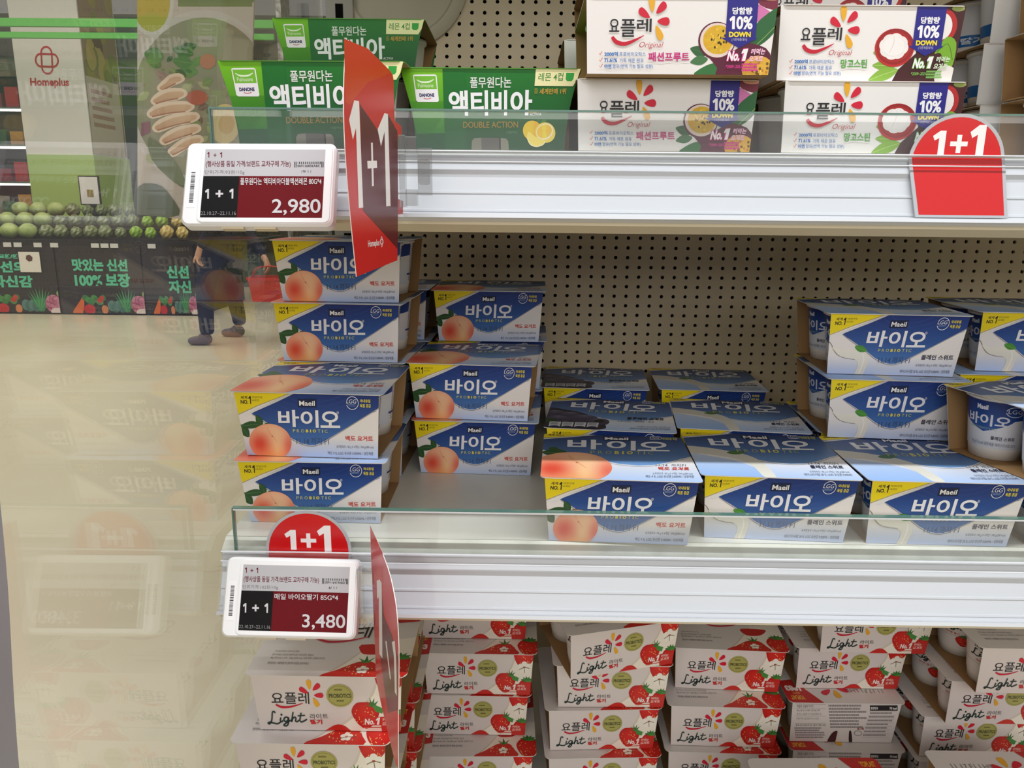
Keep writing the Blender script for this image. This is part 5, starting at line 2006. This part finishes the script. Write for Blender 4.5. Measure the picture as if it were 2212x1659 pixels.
for x in (-.2, .12):
    b = MB(); b.tube([(x, .006, .80), (x, .006, 2.6)], .002)
    b.build('hanging_wire', GREYSTEEL, po)

# ------------------------------------------------------------------ shopper walking past beyond the glass
def skinned(name, chains, m, parent, sub=2, root=0):
    """chains: lists of (x, y, z, radius); a point met twice joins the chains"""
    bm_ = bmesh.new()
    sk = bm_.verts.layers.skin.verify()
    seen = {}
    for ch in chains:
        prev = None
        for (x, y, z, r) in ch:
            key = (round(x, 4), round(y, 4), round(z, 4))
            if key not in seen:
                v = bm_.verts.new((x, y, z))
                v[sk].radius = (r, r)
                v[sk].use_root = len(seen) == root
                seen[key] = v
            v = seen[key]
            if prev is not None and bm_.edges.get((prev, v)) is None: bm_.edges.new((prev, v))
            prev = v
    me = bpy.data.meshes.new(name)
    bm_.to_mesh(me); bm_.free()
    me.materials.append(m)
    o = link(name, me, parent)
    s_ = o.modifiers.new('skin', 'SKIN'); s_.use_smooth_shade = True
    o.modifiers.new('round', 'SUBSURF').render_levels = sub
    o.modifiers['round'].levels = sub
    return o


per = thing('person', 'person in a dark jacket, dark jeans and grey shoes walking by with a red basket', 'person', (-2.80, 7.22, 0))
SKIN = mat('skin', (206, 160, 132), .55)
JACKET = mat('navy_jacket', (34, 38, 52), .8, 0, .2)
JEANS = mat('dark_jeans', (34, 40, 58), .85, 0, .2)
SHOE = mat('grey_shoe', (112, 100, 104), .7)
HAIR = mat('black_hair', (26, 22, 20), .5)
# x right, y away from us; walking to the left, near leg leading
hip, chest, neck = (0, 0, .93), (-.02, 0, 1.30), (-.03, 0, 1.45)
kn_l, an_l = (-.13, -.12, .50), (-.10, -.20, .10)
kn_r, an_r = (.04, .12, .50), (.03, .28, .12)
sh_l, el_l, wr_l = (-.05, -.19, 1.38), (.05, -.24, 1.10), (-.08, -.26, .90)
sh_r, el_r, wr_r = (0, .19, 1.38), (.14, .22, 1.12), (.40, .02, .80)
body = [[(*hip, .10), (-.01, 0, 1.12, .09), (*chest, .11), (*neck, .055), (-.045, 0, 1.53, .06), (-.055, 0, 1.60, .085), (-.05, 0, 1.68, .08)],
        [(*hip, .10), (-.03, -.09, .88, .080), (*kn_l, .050), (*an_l, .036), (-.17, -.20, .05, .035)],
        [(*hip, .10), (.03, .09, .88, .080), (*kn_r, .050), (*an_r, .036), (-.04, .28, .06, .035)],
        [(*chest, .11), (*sh_l, .050), (*el_l, .040), (*wr_l, .028), (-.10, -.26, .83, .030)],
        [(*chest, .11), (*sh_r, .050), (*el_r, .040), (*wr_r, .028), (.44, .0, .745, .030)]]
for (px_, py_, pz_), s_ in (((-.10, -.26, .83), -1), ((.44, .0, .745), 1)):
    for i, ln in enumerate((.05, .062, .066, .058)):
        oy = -.027 + .018 * i
        body.append([(px_, py_, pz_, .030), (px_ + .004 * s_, py_ + oy, pz_ - .045, .009), (px_ - .012 * s_, py_ + oy, pz_ - .045 - ln * .6, .008), (px_ - .03 * s_, py_ + oy, pz_ - .045 - ln * .8, .007)])
    body.append([(px_, py_, pz_, .030), (px_ - .03, py_ - .02, pz_ - .03, .010), (px_ - .035, py_ - .025, pz_ - .065, .008)])
skinned('body', body, SKIN, per)
skinned('jacket', [[(0, 0, .78, .185), (0, 0, .95, .185), (-.01, 0, 1.12, .175), (*chest, .185), (-.03, 0, 1.43, .075)],
                   [(*chest, .170), (*sh_l, .078), (*el_l, .062), (wr_l[0], wr_l[1], wr_l[2] - .01, .048)],
                   [(*chest, .170), (*sh_r, .078), (*el_r, .062), (wr_r[0] + .0, wr_r[1], wr_r[2] + .0, .048)]], JACKET, per)
skinned('trousers', [[(0, 0, 1.0, .150), (*hip, .155), (-.03, -.09, .84, .120), (*kn_l, .085), (an_l[0], an_l[1], an_l[2] + .06, .068), (an_l[0], an_l[1], an_l[2] - .01, .066)],
                     [(*hip, .148), (.03, .09, .84, .120), (*kn_r, .085), (an_r[0], an_r[1], an_r[2] + .06, .068), (an_r[0], an_r[1], an_r[2] - .01, .066)]], JEANS, per)
for ax, ay, az in (an_l, an_r):
    o = skinned('shoe', [[(ax + .05, ay, .045, .045), (ax - .02, ay, .050, .050), (ax - .12, ay, .042, .044), (ax - .19, ay, .036, .034)], [(ax - .02, ay, .050, .050), (ax, ay, .125, .052)]], SHOE, per)
skinned('hair', [[(-.02, 0, 1.56, .085), (-.03, 0, 1.66, .098), (-.055, 0, 1.715, .085)]], HAIR, per)
b = MB()
for sy in (-1, 1):
    b.ball((-.140, sy * .030, 1.625), .011, nu=10, nv=6)
b.build('eyes', mat('eye_dark', (30, 24, 22), .2), per, True)

# red shopping basket in the hand
bk = thing('shopping_basket', 'red plastic shopping basket carried by the passing person', 'basket', (-2.34, 7.20, .40))
RP = mat('red_basket_plastic', (200, 40, 44), .35, 0, .5)
b = MB()
w0, d0, w1, d1, h_ = .145, .10, .17, .125, .22
for (xa, ya, xb, yb) in ((-1, -1, 1, -1), (1, -1, 1, 1), (1, 1, -1, 1), (-1, 1, -1, -1)):
    b.add([(xa * w0, ya * d0, 0), (xb * w0, yb * d0, 0), (xb * w1, yb * d1, h_), (xa * w1, ya * d1, h_),
           (xa * (w0 - .006), ya * (d0 - .006), .006), (xb * (w0 - .006), yb * (d0 - .006), .006), (xb * (w1 - .006), yb * (d1 - .006), h_), (xa * (w1 - .006), ya * (d1 - .006), h_)],
          [(0, 1, 2, 3), (7, 6, 5, 4), (3, 2, 6, 7)])
b.box(-w0, w0, -d0, d0, 0, .006)
b.build('basket_body', RP, bk)
b = MB()
for sy in (-1, 1):
    b.box(-w1 - .01, w1 + .01, sy * (d1 + .006) - .006, sy * (d1 + .006) + .006, h_ - .02, h_ + .006)
for sx in (-1, 1):
    b.box(sx * (w1 + .006) - .006, sx * (w1 + .006) + .006, -d1, d1, h_ - .02, h_ + .006)
b.build('rim', RP, bk)
for s_ in (-1, 1):
    b = MB()
    b.tube(smooth([(-w1, s_ * .02, h_), (-.12, s_ * .012, h_ + .08), (-.03, s_ * .008, h_ + .10), (.03, s_ * .008, h_ + .10), (.12, s_ * .012, h_ + .08), (w1, s_ * .02, h_)], 4, False), .006)
    b.build('handle', RP, bk, True)
